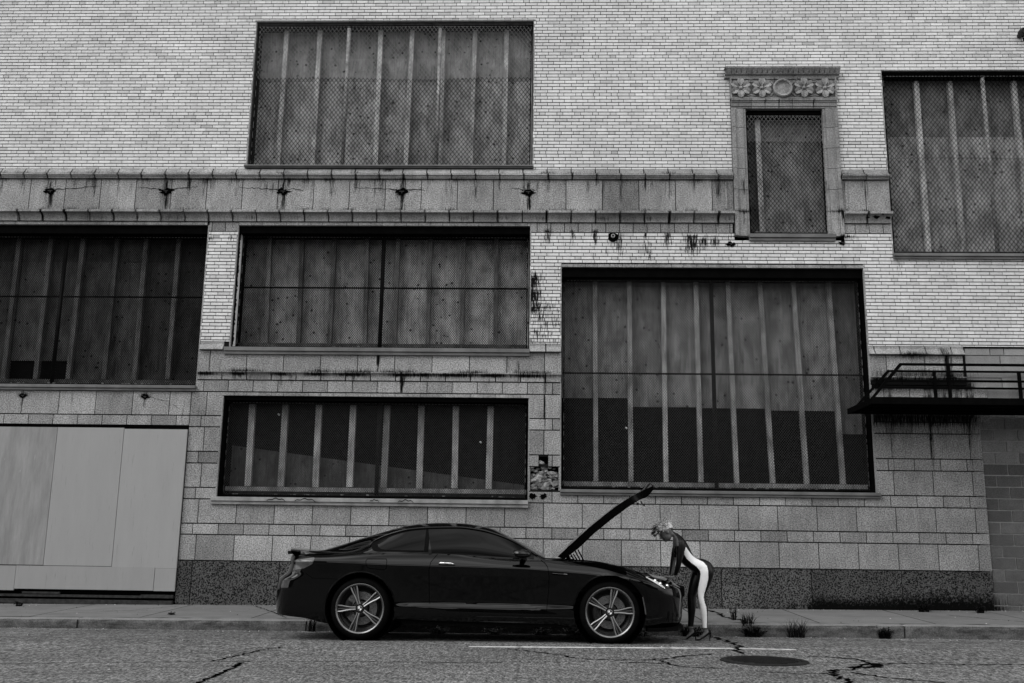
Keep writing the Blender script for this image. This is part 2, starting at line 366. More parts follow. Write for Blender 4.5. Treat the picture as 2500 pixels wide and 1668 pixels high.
mb = MB(); mb.box(-12.5, 12.5, 16.75, 17.2, 0, 12.6); mb.build('inner_wall', M['soot'], bld)
# roof slab and end walls close the volume
mb = MB(); mb.box(-12.5, 12.5, 16.03, 16.75, 12.6, 12.9); mb.box(-12.7, -12.5, 16.0, 17.2, 0, 12.9); mb.box(12.5, 12.7, 16.0, 17.2, 0, 12.9); mb.build('roof', M['trim'], bld)

mb = MB()
bricks(mb, -12.5, 12.5, 7.36, 12.6, 10.126 - 6 * .0592 * 8, .0592)
OPEN.append((-12.5, -5.715, 4.0, 6.41))
bricks(mb, -12.5, 12.5, 4.33, 6.24, 4.361 - 6 * .0587, .0587)
bricks(mb, 10.7, 12.5, 6.24, 7.36, 6.24, .0587)
OPEN.pop()
add_stain(mb); mb.build('brick_wall', M['brick'], bld, fix=False)

# stone facing: alternate tall and short courses
mb = MB()
def xe(z): return 6.78 if z > 3.69 else (7.10 if z > 3.05 else 6.95)
rows = [(.79, 1.195, 'big'), (1.195, 1.368, 'small'), (1.368, 1.755, 'big'), (1.755, 1.937, 'small'), (1.937, 2.327, 'big'), (2.327, 2.515, 'small'), (2.515, 2.915, 'big'), (2.915, 3.10, 'small'), (3.10, 3.495, 'big')]
ashlar(mb, rows, -5.775, xe)
ashlar(mb, [(2.93, 3.10, 'small'), (3.10, 3.495, 'big')], -12.5, -5.775)
ashlar(mb, [(3.495, 3.69, 'small'), (3.83, 4.19, 'big')], -5.715, xe)
ashlar(mb, [(6.24, 6.41, (.23, .1))], -5.70, 3.14); ashlar(mb, [(6.24, 6.41, (.23, .1))], 4.98, 5.76)
add_stain(mb); mb.build('stone_facing', M['stone'], bld, fix=False)
mb = MB(); OPEN[7] = (-12.5, -5.775, 0.0, 2.8)
ashlar(mb, [(.05, .79, (1.386, 5.55))], -5.775, 6.95, y=15.985, var=.05)
add_stain(mb); mb.build('granite_plinth', M['stone_dark'], bld, fix=False)

# mouldings: a (y, z) profile run along x in pieces with open joints
def run_mould(mb, prof, x0, x1, P, o, tonev=.08, nsub=6, gap=.018, slope=0):
    k = int(math.floor((x0 - o) / P)) - 1
    while o + k * P < x1:
        a, b = max(x0, o + k * P) + gap / 2, min(x1, o + (k + 1) * P) - gap / 2
        if b - a > .03:
            t = 1 + BR.gauss(0, tonev); n = max(1, int((b - a) / .028))
            Pg = []
            for (yy, zz) in prof: Pg.append([(a + (b - a) * i / n, yy, zz) for i in range(n + 1)])
            mb.grid(Pg, 0, t)
            for xx in (a, b): mb.add([(xx, yy, zz) for yy, zz in prof], [tuple(range(len(prof)))], 0, t)
        k += 1
def cove(y0, z0, y1, z1, n=6, bulge=1):
    return [(y0 + (y1 - y0) * (1 - math.cos(i / n * math.pi / 2)), z0 + (z1 - z0) * math.sin(i / n * math.pi / 2)) if bulge > 0 else
            (y0 + (y1 - y0) * math.sin(i / n * math.pi / 2), z0 + (z1 - z0) * (1 - math.cos(i / n * math.pi / 2))) for i in range(n + 1)]
cop = [(16.02, 7.365), (15.995, 7.36), (15.93, 7.268), (15.93, 7.262)]
mld = [(16.02, 7.255), (15.90, 7.255), (15.90, 7.222), (15.925, 7.218), (15.925, 7.198), (15.94, 7.195), (15.94, 7.176), (15.975, 7.172), (16.02, 7.17)]
crn = [(16.02, 6.612), (15.95, 6.61), (15.95, 6.588), (15.86, 6.584), (15.86, 6.545)] + cove(15.875, 6.538, 15.965, 6.44, 6, -1) + [(15.965, 6.415), (16.02, 6.412)]
for x0, x1, o_, a in ((-12.5, 3.165, -.26, 3.02), (4.968, 5.76, 5.36, 5.02)):
    mb = MB(); run_mould(mb, cop, x0, x1, .409, .03); run_mould(mb, mld, x0, x1, .4095, -.38 + .02); add_stain(mb); mb.build('string_course', M['trim'], bld)
    mb = MB(); run_mould(mb, crn, x0, x1, .4095, -.38); add_stain(mb); mb.build('cornice', M['trim'], bld)
    mb = MB(); ashlar(mb, [(6.615, 7.168, (.6135, o_))], x0, x1, y=15.982, var=.06); slab(mb, a, a + .035, 6.66, 7.12, 15.965, .02, .95)
    add_stain(mb); mb.build('frieze', M['stone'], bld, fix=False)
low = [(16.02, 3.832), (15.94, 3.83), (15.94, 3.815)] + cove(15.945, 3.81, 15.985, 3.735, 5, -1) + [(15.985, 3.70), (16.02, 3.692)]
led = [(16.02, 4.335), (15.997, 4.33), (15.997, 4.29), (15.935, 4.20), (15.935, 4.192), (16.02, 4.19)]
for x0, x1 in ((-5.715, .285), (5.25, 6.78)): mb = MB(); run_mould(mb, low, x0, x1, .409, .03); add_stain(mb); mb.build('lower_moulding', M['trim'], bld)
for x0, x1 in ((-5.715, -5.27), (-.24, .285), (5.25, 6.78)): mb = MB(); run_mould(mb, led, x0, x1, .409, .03); add_stain(mb); mb.build('sloping_ledge', M['trim'], bld)
# concrete-block infill at the right-hand end
mb = MB(); mj = MB(); mj.add([(6.8, 16.045, .05), (12.5, 16.045, .05), (12.5, 16.045, 4.33), (6.8, 16.045, 4.33)], [(0, 1, 2, 3)], 0)
z = .10; k = 0
while z < 3.25:
    x = 6.95 - (.19 if k % 2 else 0)
    while x < 12.5:
        a, b = max(x, 6.95), x + .385
        if b - a > .03: slab(mb, a + .009, b - .009, z + .009, z + .172, 16.03 + BR.uniform(-.002, .002), .02, (1 + BR.gauss(0, .13)) * (.85 if z < 2.3 else 1.7), .1, .1)  # upper courses painted paler to offset the shade of the platform
        x += .385
    z += .181; k += 1
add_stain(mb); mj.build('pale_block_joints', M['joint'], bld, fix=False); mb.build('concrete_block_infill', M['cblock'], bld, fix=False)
mb = MB()
for x0, x1, z0, z1 in ((7.1, 8.3, 3.30, 3.48), (7.1, 8.0, 3.48, 3.66), (8.02, 9.2, 3.48, 3.66), (6.782, 7.35, 3.67, 3.82), (7.36, 9.4, 3.67, 3.84), (6.782, 8.2, 3.83, 4.03), (8.21, 12.4, 3.85, 4.03), (6.782, 7.35, 4.04, 4.19),
                       (7.36, 8.1, 4.04, 4.19), (6.782, 7.2, 4.20, 4.334), (7.21, 7.42, 4.20, 4.334), (7.43, 8.6, 4.20, 4.334), (8.3, 12.4, 3.3, 3.47), (9.21, 12.4, 3.48, 3.66), (9.41, 12.4, 3.67, 3.84), (8.11, 12.4, 4.04, 4.19), (8.61, 12.4, 4.2, 4.334)):
    slab(mb, x0 + .003, x1 - .003, z0 + .003, z1 - .003, 16.02, .03, 1 + BR.gauss(0, .07), .12, .12)
add_stain(mb); mb.build('cement_patch', M['cpatch'], bld, fix=False)
# trim courses of flat brick over the openings, and returns of the reveals
def lintel(x0, x1, z0, z1, L=.204):
    x = x0; mb = MB()
    while x < x1 - .02:
        slab(mb, x + .003, min(x + L, x1) - .003, z0 + .003, z1 - .003, 15.994, .10, 1 + BR.gauss(0, .10), .1, 1); x += L
    add_stain(mb); mb.build('lintel_course', M['trim'], bld, fix=False)
lintel(-10.68, -5.73, 6.352, 6.405); lintel(-5.19, -.24, 6.349, 6.405); lintel(-5.27, -.22, 3.432, 3.487); lintel(.27, 5.27, 5.64, 5.695)
lintel(-5.16, -.19, 10.132, 10.16, 5); lintel(5.75, 10.7, 9.167, 9.19, 5)

# ------------------------------------------------------------------ windows
WR = random.Random(3)
def wires(mb, x0, x1, z0, z1, y, cw, ch, r=.0022, amp=.012, tone=1.0):
    """chain link: two families of slanting wires, sagging a little"""
    f1, f2, f3 = WR.uniform(0, 6), WR.uniform(0, 6), WR.uniform(0, 6)
    def bend(x, z): return (x + amp * math.sin(z * 2.1 + f1 + x * .7), y + .02 * math.sin(x * 1.9 + f2) * math.sin(z * 1.7 + f3), z + amp * .8 * math.sin(x * 1.6 + f3 + z))
    h = z1 - z0; dx = h * cw / ch
    for sgn in (1, -1):
        n0 = int(math.floor((x0 - dx) / cw)) - 1; n1 = int(math.ceil((x1 + dx) / cw)) + 1
        for k in range(n0, n1):
            xa = k * cw; xb = xa + sgn * dx; t0, t1 = 0.0, 1.0
            if sgn > 0: t0 = max(0, (x0 - xa) / dx); t1 = min(1, (x1 - xa) / dx)
            else: t0 = max(0, (xa - x1) / dx); t1 = min(1, (xa - x0) / dx)
            if t1 - t0 < .02: continue
            n = max(2, int((t1 - t0) * h / .45) + 1); vs = []
            for i in range(n + 1):
                t = t0 + (t1 - t0) * i / n; px, py, pz = bend(xa + (xb - xa) * t, z0 + h * t)
                px = min(max(px, x0), x1); pz = min(max(pz, z0), z1); py += sgn * .002
                vs += [(px - r * 1.2, py, pz), (px, py - r, pz + r * .6), (px + r * 1.2, py, pz), (px, py + r, pz - r * .6)]
            fs = [(i * 4 + q, i * 4 + (q + 1) % 4, (i + 1) * 4 + (q + 1) % 4, (i + 1) * 4 + q) for i in range(n) for q in range(4)]
            mb.add(vs, fs, 0, tone)
def part(name, mat, parent, fn, label=None, **kw):
    m = MB(); fn(m); o = m.build(name, mat, parent, **kw)
    if label: o['label'] = label
    return o
def rframe(m, x0, x1, z0, z1, y0, y1, t, tb=None, mi=0):
    tb = tb or t
    m.box(x0, x0 + t, y0, y1, z0, z1, mi); m.box(x1 - t, x1, y0, y1, z0, z1, mi)
    m.box(x0 + t, x1 - t, y0, y1, z0, z0 + tb, mi); m.box(x0 + t, x1 - t, y0, y1, z1 - t, z1, mi)
def bstain(x, z):
    s = np.zeros_like(x)
    for p in BST: s = np.maximum(s, np.exp(-((x - p[0]) / p[2]) ** 2 - ((z - p[1]) / p[3]) ** 2) * p[4])
    return s
rb = random.Random(77); M['wire_tie'] = plain('tie_wire', .10, .7, var=.6, scale=30)
for x0_, x1_, zs_ in ((-3.98, -2.45, (9.02, 8.72, 8.30, 8.16, 7.84)), (-4.6, -4.1, (8.5,)), (5.95, 7.2, (7.62, 7.10, 6.53)), (-2.3, -.4, (7.45,)), (-2.35, -1.3, (8.5,))):
    for z_ in zs_:
        for k in range(int((x1_ - x0_) / .07)): BST.append((x0_ + .07 * k + rb.uniform(-.03, .03), z_ + rb.uniform(-.02, .02), rb.uniform(.012, .03), rb.uniform(.015, .05), rb.uniform(.2, .95)))
for k in range(14): BST.append((rb.uniform(-7.4, -5.9), rb.uniform(3.8, 4.4), .08, .25, .5))
def window(x0, x1, z0, z1, studs, boards, label, posts=(), rail=None, screens=None, sill=None, plate=True, frame='steel', hood=.06, studw=.088, studm='stud', studz=None, sillm='sill', dy=0.0, jamb=.018):
    Z = M; Y = lambda y: y + dy; j = jamb
    w = part('window', Z[frame], bld, lambda m: (m.box(x0, x0 + j, 16.045, Y(16.55), z0, z1), m.box(x1 - j, x1, 16.045, Y(16.55), z0, z1), m.box(x0 + j, x1 - j, 16.045, Y(16.55), z0, z0 + .03), m.box(x0 + j, x1 - j, 16.045, Y(16.40), z1 - hood, z1),  # black header band stands in for the shade under the lintel
                                             rframe(m, x0 + j, x1 - j, z0 + .03, z1 - hood, Y(16.46), Y(16.50), .03)), label)
    for xa, xb in ((x0 - .02, x0), (x1, x1 + .02)):
        part('reveal', M['trim'], w, lambda m: (m.box(xa, xb, 15.999, 16.044, z0, z1)))
    if sill:
        sx0, sx1, sz0, sz1 = sill
        part('sill', Z[sillm], w, lambda m: (m.box(sx0, sx1, 15.93, 16.20, sz0 + (sz1 - sz0) * .45, sz1), m.box(sx0, sx1, 15.955, 16.04, sz0, sz0 + (sz1 - sz0) * .42)), bevel=.004)
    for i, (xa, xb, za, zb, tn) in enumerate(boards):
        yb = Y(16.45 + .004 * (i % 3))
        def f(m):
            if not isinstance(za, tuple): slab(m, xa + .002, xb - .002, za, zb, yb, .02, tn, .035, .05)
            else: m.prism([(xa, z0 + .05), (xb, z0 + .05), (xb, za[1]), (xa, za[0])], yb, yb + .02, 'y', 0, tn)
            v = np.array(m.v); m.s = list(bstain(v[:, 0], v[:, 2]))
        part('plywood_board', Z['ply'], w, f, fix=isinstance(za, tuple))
    part('dark_backing', Z['void'], w, lambda m: m.box(x0, x1, Y(16.50), Y(16.52), z0, z1))  # plain black sheet standing in for the void behind the boards
    sa, sb = studz or (z0 + .16, z1 - .07)
    for xs in studs:
        xb_, xt_ = xs if isinstance(xs, tuple) else (xs, xs)
        hw = studw / 2; g1, g2 = WR.uniform(-.008, .008), WR.uniform(-.008, .008); ja = WR.uniform(-.012, .0)
        part('stud', Z[studm], w, lambda m: m.add([(xb_ + g1 - hw, Y(16.335), sa + ja), (xb_ + g1 + hw, Y(16.335), sa + ja), (xb_ + g1 + hw, Y(16.42), sa + ja), (xb_ + g1 - hw, Y(16.42), sa + ja), (xt_ + g2 - hw, Y(16.335), sb), (xt_ + g2 + hw, Y(16.335), sb), (xt_ + g2 + hw, Y(16.42), sb), (xt_ + g2 - hw, Y(16.42), sb)],
             [(0, 3, 2, 1), (4, 5, 6, 7), (0, 1, 5, 4), (1, 2, 6, 5), (2, 3, 7, 6), (3, 0, 4, 7)], 0, WR.uniform(.72, 1.15)))
    if plate: part('bottom_plate', Z[studm], w, lambda m: m.box(x0 + .03, x1 - .03, Y(16.32), Y(16.40), sa - .085, sa - .014, 0, .62))
    for (px, mat) in posts: part('screen_post', Z[mat], w, lambda m: m.tube([(px, Y(16.235), z0 + .03), (px, Y(16.235), z1 - hood * .5)], .034, 10), smooth=True)
    if rail: part('screen_rail', Z['pipe_dark'], w, lambda m: m.tube([(x0 + .03, Y(16.225), rail), (x1 - .03, Y(16.225), rail)], .016, 8), smooth=True)
    ins = .045
    part('screen_frame', Z['pipe_dark'], w, lambda m: (m.tube([(x0 + ins, Y(16.21), z0 + .04), (x0 + ins, Y(16.21), z1 - hood - .02)], .012, 6), m.tube([(x1 - ins, Y(16.21), z0 + .04), (x1 - ins, Y(16.21), z1 - hood - .02)], .012, 6),
         m.tube([(x0 + ins, Y(16.21), z1 - hood - .02), (x1 - ins, Y(16.21), z1 - hood - .02)], .012, 6), m.tube([(x0 + ins, Y(16.21), z0 + .045), (x1 - ins, Y(16.21), z0 + .045)], .014, 6)))
    def ties(m):                                       # lacing wire wound along the edges of the screen
        for xx in (x0 + ins, x1 - ins):
            k = z0 + .1
            while k < z1 - hood: m.box(xx - .004, xx + .004, Y(16.190), Y(16.197), k, k + WR.uniform(.03, .12)); k += WR.uniform(.10, .22)
        k = x0 + .1
        while k < x1 - .1: m.box(k, k + .03, Y(16.190), Y(16.197), z1 - hood - .026, z1 - hood - .014); k += .055
        for q in range(26): k = WR.uniform(x0 + .1, x1 - .1); m.box(k, k + WR.uniform(.01, .05), Y(16.17), Y(16.18), z0 + .05, z0 + .05 + WR.uniform(.006, .02))
    part('lacing_wire', Z['wire_tie'], w, ties, fix=False)['kind'] = 'stuff'
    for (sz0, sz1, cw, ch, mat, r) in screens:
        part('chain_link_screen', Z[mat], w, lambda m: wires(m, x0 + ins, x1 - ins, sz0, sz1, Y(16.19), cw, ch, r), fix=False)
    return w
def sheets(x0, x1, rowsz, lo=.7, hi=1.1, xs=None, w_=1.2):
    out_ = []; ed = xs or ([x0] + [x0 + .05 + w_ * k for k in range(1, int((x1 - x0) / w_) + 1)] + [x1])
    for a, b in zip(ed[:-1], ed[1:]):
        for k, (p, q) in enumerate(zip(rowsz[:-1], rowsz[1:])): out_.append((a, b, p, q, WR.uniform(lo, hi) * (1 if not isinstance(lo, list) else 1)))
    return out_
L = -5.13
b = []
ed = [-5.11, -4.06, -2.92, -1.84, -.70, -.235]
for a, c in zip(ed[:-1], ed[1:]):
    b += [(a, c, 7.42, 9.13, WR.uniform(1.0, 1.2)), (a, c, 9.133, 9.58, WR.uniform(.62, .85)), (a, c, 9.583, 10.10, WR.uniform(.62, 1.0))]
w1 = window(-5.13, -.22, 7.39, 10.13, [-4.65, -4.05, -2.95, (-2.42, -2.39), -1.83, (-1.30, -1.27), -.71], b, 'upper left boarded window, topmost on the facade, with two pale pipes across its boards',
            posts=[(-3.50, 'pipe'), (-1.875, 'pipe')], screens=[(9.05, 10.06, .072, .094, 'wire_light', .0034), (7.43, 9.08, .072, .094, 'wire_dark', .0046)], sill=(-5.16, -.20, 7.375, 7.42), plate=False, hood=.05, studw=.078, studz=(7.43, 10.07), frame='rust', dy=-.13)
b = []
for a, c, t in ((-10.6, -9.1, .5), (-9.1, -8.55, .85), (-8.55, -8.0, .7), (-8.0, -7.42, .6), (-7.42, -6.88, .75), (-6.88, -6.32, .42), (-6.32, -5.76, .35)):
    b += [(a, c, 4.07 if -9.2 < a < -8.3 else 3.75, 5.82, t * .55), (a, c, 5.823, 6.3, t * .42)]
w2 = window(-10.68, -5.715, 3.585, 6.35, [(-9.68), (-9.14), (-8.58), (-8.02), (-7.42), (-6.9), (-6.33)], b, 'dark boarded window at the far left above the painted doorway boards',
            posts=[(-8.24, 'pipe_dark')], rail=5.14, screens=[(3.63, 6.27, .037, .046, 'wire_dark', .0040)], sill=(-10.7, -5.70, 3.495, 3.585), hood=.14, studw=.075, studm='stud_dark')
b = []
for a, c, t in ((-5.17, -4.72, .85), (-4.72, -3.62, 1.25), (-3.62, -2.52, 1.35), (-2.52, -1.4, 1.75), (-1.4, -.26, 1.7)):
    b += [(a, c, 4.34, 5.34, t), (a, c, 5.343, 6.30, t * .95)]
w3 = window(-5.19, -.245, 4.235, 6.345, [(-4.70, -4.75), (-4.15, -4.18), -3.62, (-3.02, -3.06), -2.52, -1.965, -1.39, -.82], b, 'middle boarded window with a flaked white strip along its left edge',
            posts=[(-2.745, 'pipe_dark')], rail=5.32, screens=[(4.28, 6.27, .037, .046, 'wire_dark', .0036)], sill=(-5.27, -.235, 4.12, 4.235), hood=.12, studw=.07, studm='stud_dark')
def flake(m):
    r = random.Random(4); n = 60; z = [4.26 + 2.06 * i / n for i in range(n + 1)]
    for i in range(n):
        y0a, y0b = (16.055 + .05 * abs(math.sin(i * 1.3) * math.sin(i * .37)) + r.uniform(0, .02) for _ in (0, 1))
        m.add([(-5.168, y0a, z[i]), (-5.168, 16.19, z[i]), (-5.168, 16.19, z[i + 1]), (-5.168, y0b, z[i + 1])], [(0, 1, 2, 3)])
        m.add([(-5.169, y0a, z[i]), (-5.169, 16.19, z[i]), (-5.169, 16.19, z[i + 1]), (-5.169, y0b, z[i + 1])], [(3, 2, 1, 0)])
part('painted_edge', M['white'], w3, flake, 'flaking white painted edge of the left jamb', fix=False)
w4 = window(-5.24, -.245, 1.795, 3.425, [-4.85, -4.30, -3.73, -3.165, -2.60, -2.02, -1.45, -.88], [(-5.18, -.31, (2.66, 2.06), None, .26)], 'lowest boarded window, above the rear half of the car, dark with a sloping board inside',
            posts=[(-2.70, 'pipe_dark')], screens=[(1.84, 3.35, .037, .046, 'wire_mid', .0019)] if False else [(1.84, 3.35, .037, .046, 'wire_mid', .0028)], sill=(-5.31, -.235, 1.675, 1.79), studw=.10, sillm='sill_light', studz=(1.99, 3.34))
b = [(.31, .87, 3.51, 5.6, .72), (.87, 1.43, 3.515, 5.6, .8), (1.43, 2.0, 3.37, 5.6, .78), (2.0, 2.55, 3.37, 5.6, .92), (2.55, 3.68, 3.36, 5.6, .9), (3.68, 4.80, 3.33, 5.6, .84), (4.80, 5.23, 2.95, 5.6, .5)]
w5 = window(.285, 5.25, 1.975, 5.635, [.86, 1.43, 2.0, 2.555, (3.14, 3.09), (3.71, 3.63), (4.27, 4.18), (4.85, 4.77)], b, 'largest boarded window, behind the raised bonnet, with half its boards missing',
            posts=[(2.79, 'pipe_dark')], rail=3.89, screens=[(2.02, 5.56, .040, .048, 'wire_mid', .0030)], sill=(.27, 5.30, 1.885, 1.972), hood=.15, studw=.075)
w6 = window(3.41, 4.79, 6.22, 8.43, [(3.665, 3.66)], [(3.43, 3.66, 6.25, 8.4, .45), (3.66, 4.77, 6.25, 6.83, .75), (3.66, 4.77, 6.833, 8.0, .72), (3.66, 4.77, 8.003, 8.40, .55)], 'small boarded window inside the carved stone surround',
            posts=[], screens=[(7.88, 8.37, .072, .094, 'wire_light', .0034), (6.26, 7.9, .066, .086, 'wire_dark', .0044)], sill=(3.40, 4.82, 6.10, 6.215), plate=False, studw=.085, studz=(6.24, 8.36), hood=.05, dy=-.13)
b = []
for a, c, t in ((5.81, 6.44, 1.0), (6.44, 7.0, 1.05), (7.0, 7.52, 1.1), (7.52, 8.11, 1.05), (8.11, 9.4, 1.0), (9.4, 10.65, 1.0)):
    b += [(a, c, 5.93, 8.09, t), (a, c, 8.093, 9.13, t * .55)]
w7 = window(5.765, 10.7, 5.895, 9.165, [6.43, 6.995, 8.10, 8.7, 9.25, 9.8], b, 'tall boarded window at the right edge beside the carved stone surround',
            posts=[(7.51, 'pipe')], screens=[(5.93, 7.6, .072, .094, 'wire_dark', .0046), (7.58, 9.10, .072, .094, 'wire_dark', .0042)], sill=(5.75, 10.7, 5.80, 5.89), plate=False, hood=.05, studw=.08, studz=(5.94, 9.08), dy=-.13)
for (x, z, w_) in ((-4.44, 3.19, w4), (-1.04, 2.76, w4), (1.37, 3.02, w5)):
    part('light_hole_dot', M['spot'], w_, lambda m: m.lathe_y(x, z, [(0.0001, 16.47), (.018, 16.472), (.02, 16.5)], 16))  # white discs painted for light showing through small holes

# ------------------------------------------------------------------ carved surround of the small window
sur = part('window_surround', M['carving'], bld, lambda m: None)
mb = MB()
zs = [6.18, 6.62, 7.0, 7.37, 7.74, 8.11, 8.46]
for z0, z1 in zip(zs[:-1], zs[1:]):
    for sx, d in ((3.17, 1), (4.965, -1)):
        t = 1 + BR.gauss(0, .07)
        for a, c, y in ((0, .06, 15.935), (.06, .085, 15.955), (.085, .20, 15.965), (.20, .245, 15.985)):
            xa, xb_ = sorted((sx + d * a, sx + d * c)); slab(mb, xa, xb_, z0 + .004, z1 - .004, y, .10, t)
for xa, xb_ in ((3.17, 3.52), (3.52, 3.75), (3.75, 3.98), (3.98, 4.21), (4.21, 4.57), (4.57, 4.965)):
    t = 1 + BR.gauss(0, .07)
    for z0, z1, y in ((8.465, 8.50, 15.975), (8.50, 8.57, 15.96), (8.57, 8.595, 15.945), (8.595, 8.625, 15.93)): slab(mb, xa + .003, xb_ - .003, z0, z1, y, .10, t)
slab(mb, 3.16, 4.97, 8.63, 9.015, 15.955, .1, .62)  # backing slab painted darker to deepen the shade between the flowers
for a in (3.16, 4.94): slab(mb, a, a + .03, 8.63, 9.015, 15.935, .02, 1)
for z0 in (8.63, 8.99): slab(mb, 3.19, 4.94, z0, z0 + .022, 15.935, .02, 1)
for xa in np.arange(3.07, 5.0, .392):
    xb_ = min(xa + .389, 5.02); e = .0
    prof = [(16.02, 9.015), (15.94, 9.017), (15.94, 9.05), (15.90, 9.06)] + cove(15.90, 9.06, 15.84, 9.14, 4, 1) + [(15.83, 9.145), (15.83, 9.175), (16.02, 9.19)]
    mb.grid([[(xa + (xb_ - xa) * i / 6, yy, zz) for i in range(7)] for yy, zz in prof], 0, 1 + BR.gauss(0, .05))
for k in range(22):                                                         # leaf moulding on the cornice
    x = 3.10 + k * .088
    mb.add([(x, 15.895, 9.065), (x + .06, 15.895, 9.065), (x + .075, 15.835, 9.135), (x + .03, 15.825, 9.145), (x - .015, 15.835, 9.135), (x + .03, 15.872, 9.095)], [(0, 5, 4), (0, 1, 5), (1, 2, 5), (2, 3, 5), (3, 4, 5)], 0, 1.15)
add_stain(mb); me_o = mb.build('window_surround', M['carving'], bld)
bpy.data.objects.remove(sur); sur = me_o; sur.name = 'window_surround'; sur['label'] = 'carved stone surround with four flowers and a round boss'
def rosette(cx, cz, R):
    m = MB()
    for k in range(6):
        a0 = math.pi / 6 + k * math.pi / 3; n = 7; P = []
        for i in range(5):
            r = R * (.22 + .78 * i / 4); row = []
            wdt = (math.pi / 6) * (.55, .85, 1.0, .86, .45)[i]
            for j in range(n):
                s = (j / (n - 1) - .5) * 2; a = a0 + s * wdt
                h = .018 + .035 * math.sin(math.pi * i / 4 * .8) * (1 - .7 * (1 - abs(s)) ** 2 * .6) + .012 * abs(s)
                row.append((cx + r * math.cos(a), 15.955 - h, cz + r * math.sin(a)))
            P.append(row)
        m.grid(P, 0, 1.1)
        back = [[(x, 15.957, z) for x, y, z in (row[0], row[-1])] for row in P]
        for e in (0, -1): m.grid([[P[i][e], (P[i][e][0], 15.957, P[i][e][2])] for i in range(5)], 0, .8)
        m.grid([P[-1], [(x, 15.957, z) for x, y, z in P[-1]]], 0, .8)
    m.lathe_y(cx, cz, [(.0001, 15.89), (R * .12, 15.895), (R * .20, 15.93), (R * .22, 15.96)], 14, 0, 1.2)
    m.lathe_y(cx, cz, [(R * .25, 15.955), (R * .27, 15.925), (R * .31, 15.925), (R * .33, 15.955)], 16, 0, .9)
    return m
for cx_ in (3.335, 3.695, 4.41, 4.765): rosette(cx_, 8.82, .172).build('rosette', M['carving'], sur)
m = MB(); m.lathe_y(4.05, 8.81, [(.0001, 15.93), (.10, 15.935), (.125, 15.925), (.132, 15.895), (.15, 15.885), (.165, 15.90), (.168, 15.955)], 40, 0, 1.15); m.build('round_boss', M['carving'], sur)
m = MB()
for x0, x1 in ((3.335, 3.695), (3.695, 3.92), (4.18, 4.41), (4.41, 4.765)):      # scrolls linking the flowers
    for s, q in ((1, 0), (1, .03), (-1, 0), (-1, .03)):
        m.tube([(x0 + (x1 - x0) * i / 10, 15.948, 8.82 + s * (.05 + (.10 - q) * math.sin(math.pi * i / 10))) for i in range(11)], .011, 6)
m.build('scrollwork', M['carving'], sur)

# ------------------------------------------------------------------ anchors, holes, cracks, rubble patch
def blob(cx, cz, rx, rz, y, rnd, n=18, jag=.35):
    return [(cx + rx * (1 + rnd.uniform(-jag, jag)) * math.cos(2 * math.pi * i / n), y, cz + rz * (1 + rnd.uniform(-jag, jag)) * math.sin(2 * math.pi * i / n)) for i in range(n)]
ra = random.Random(9)
def crack(m, pts, w_, y, rnd, wob=.012, step=.04):
    """a jagged dark line on the wall, pts are (x, z)"""
    P = []
    for (a, b) in zip(pts[:-1], pts[1:]):
        n = max(1, int(math.hypot(b[0] - a[0], b[1] - a[1]) / step))
        for i in range(n): t = i / n; P.append((a[0] + (b[0] - a[0]) * t + rnd.uniform(-wob, wob) * .5, a[1] + (b[1] - a[1]) * t + rnd.uniform(-wob, wob)))
    P.append(pts[-1]); vs = []
    for i, p in enumerate(P):
        w2 = w_ * rnd.uniform(.4, 1.2) * (1 - .6 * i / len(P)); vs += [(p[0], y, p[1] - w2 / 2), (p[0] + .001, y, p[1] + w2 / 2)]
    m.add(vs, [(2 * i, 2 * i + 1, 2 * i + 3, 2 * i + 2) for i in range(len(P) - 1)])
def anchor(x, z, s=1.0, y=15.98):
    m = MB(); m.add(blob(x, z, .115 * s, .052 * s, y - .003, ra, 18, .55), [tuple(range(18))])
    m.add(blob(x + .012, z - .03 * s, .04 * s, .05 * s, y - .0035, ra, 18, .5), [tuple(range(18))])
    crack(m, [(x, z + .03), (x - .012, z + .12 * s), (x + .004, z + .2 * s)], .016, y - .002, ra, .006, .03); crack(m, [(x + .02, z), (x + .016, z - .2 * s)], .014, y - .002, ra, .006, .03)
    o = m.build('anchor_hole', M['soot'], bld, fix=False)
    m = MB(); m.box(x - .035 * s, x + .045 * s, y - .02, y - .008, z - .006, z + .008); m.box(x + .002, x + .018, y - .02, y - .008, z - .035 * s, z - .006); m.build('iron_anchor', M['rust'], o, bevel=.003)
    return o
for i, x in enumerate((-8.5, -6.49, -4.47, -2.44, -.29)):
    anchor(x, 6.95)
for x, z in ((3.09, 6.05), (4.93, 6.08), (-8.58, 3.40), (-6.54, 3.40)): anchor(x, z, .62, 15.995)
m = MB()
for x, l, r_, y in ((-8.5, -.1, .85, 0), (-6.49, -.5, .55, 0), (-4.47, -.75, .35, 0), (-2.44, -.8, .4, 0), (-.29, -.3, .12, 0)):
    if l < -.05: crack(m, [(x - .08, 6.98), (x + l * .5, 7.0), (x + l, 7.02)], .017, 15.978, ra)
    crack(m, [(x + .08, 6.98), (x + r_ * .5, 7.0), (x + r_, 6.97 if r_ < .5 else 7.04)], .017, 15.978, ra)
crack(m, [(-.02, 2.5), (-.01, 2.515)], .01, 15.996, ra); crack(m, [(-5.0, 3.25), (-4.95, 3.2)], .008, 15.996, ra)
for x in (-5.15,): crack(m, [(-6.6, 3.42), (-6.2, 3.34), (-5.95, 3.2)], .008, 15.996, ra)
m.build('crack', M['soot'], bld, fix=False)
m = MB(); m.box(-.22, .26, 16.14, 16.2, 1.9, 2.55); m.build('rubble_backing', M['soot'], bld)
m = MB()
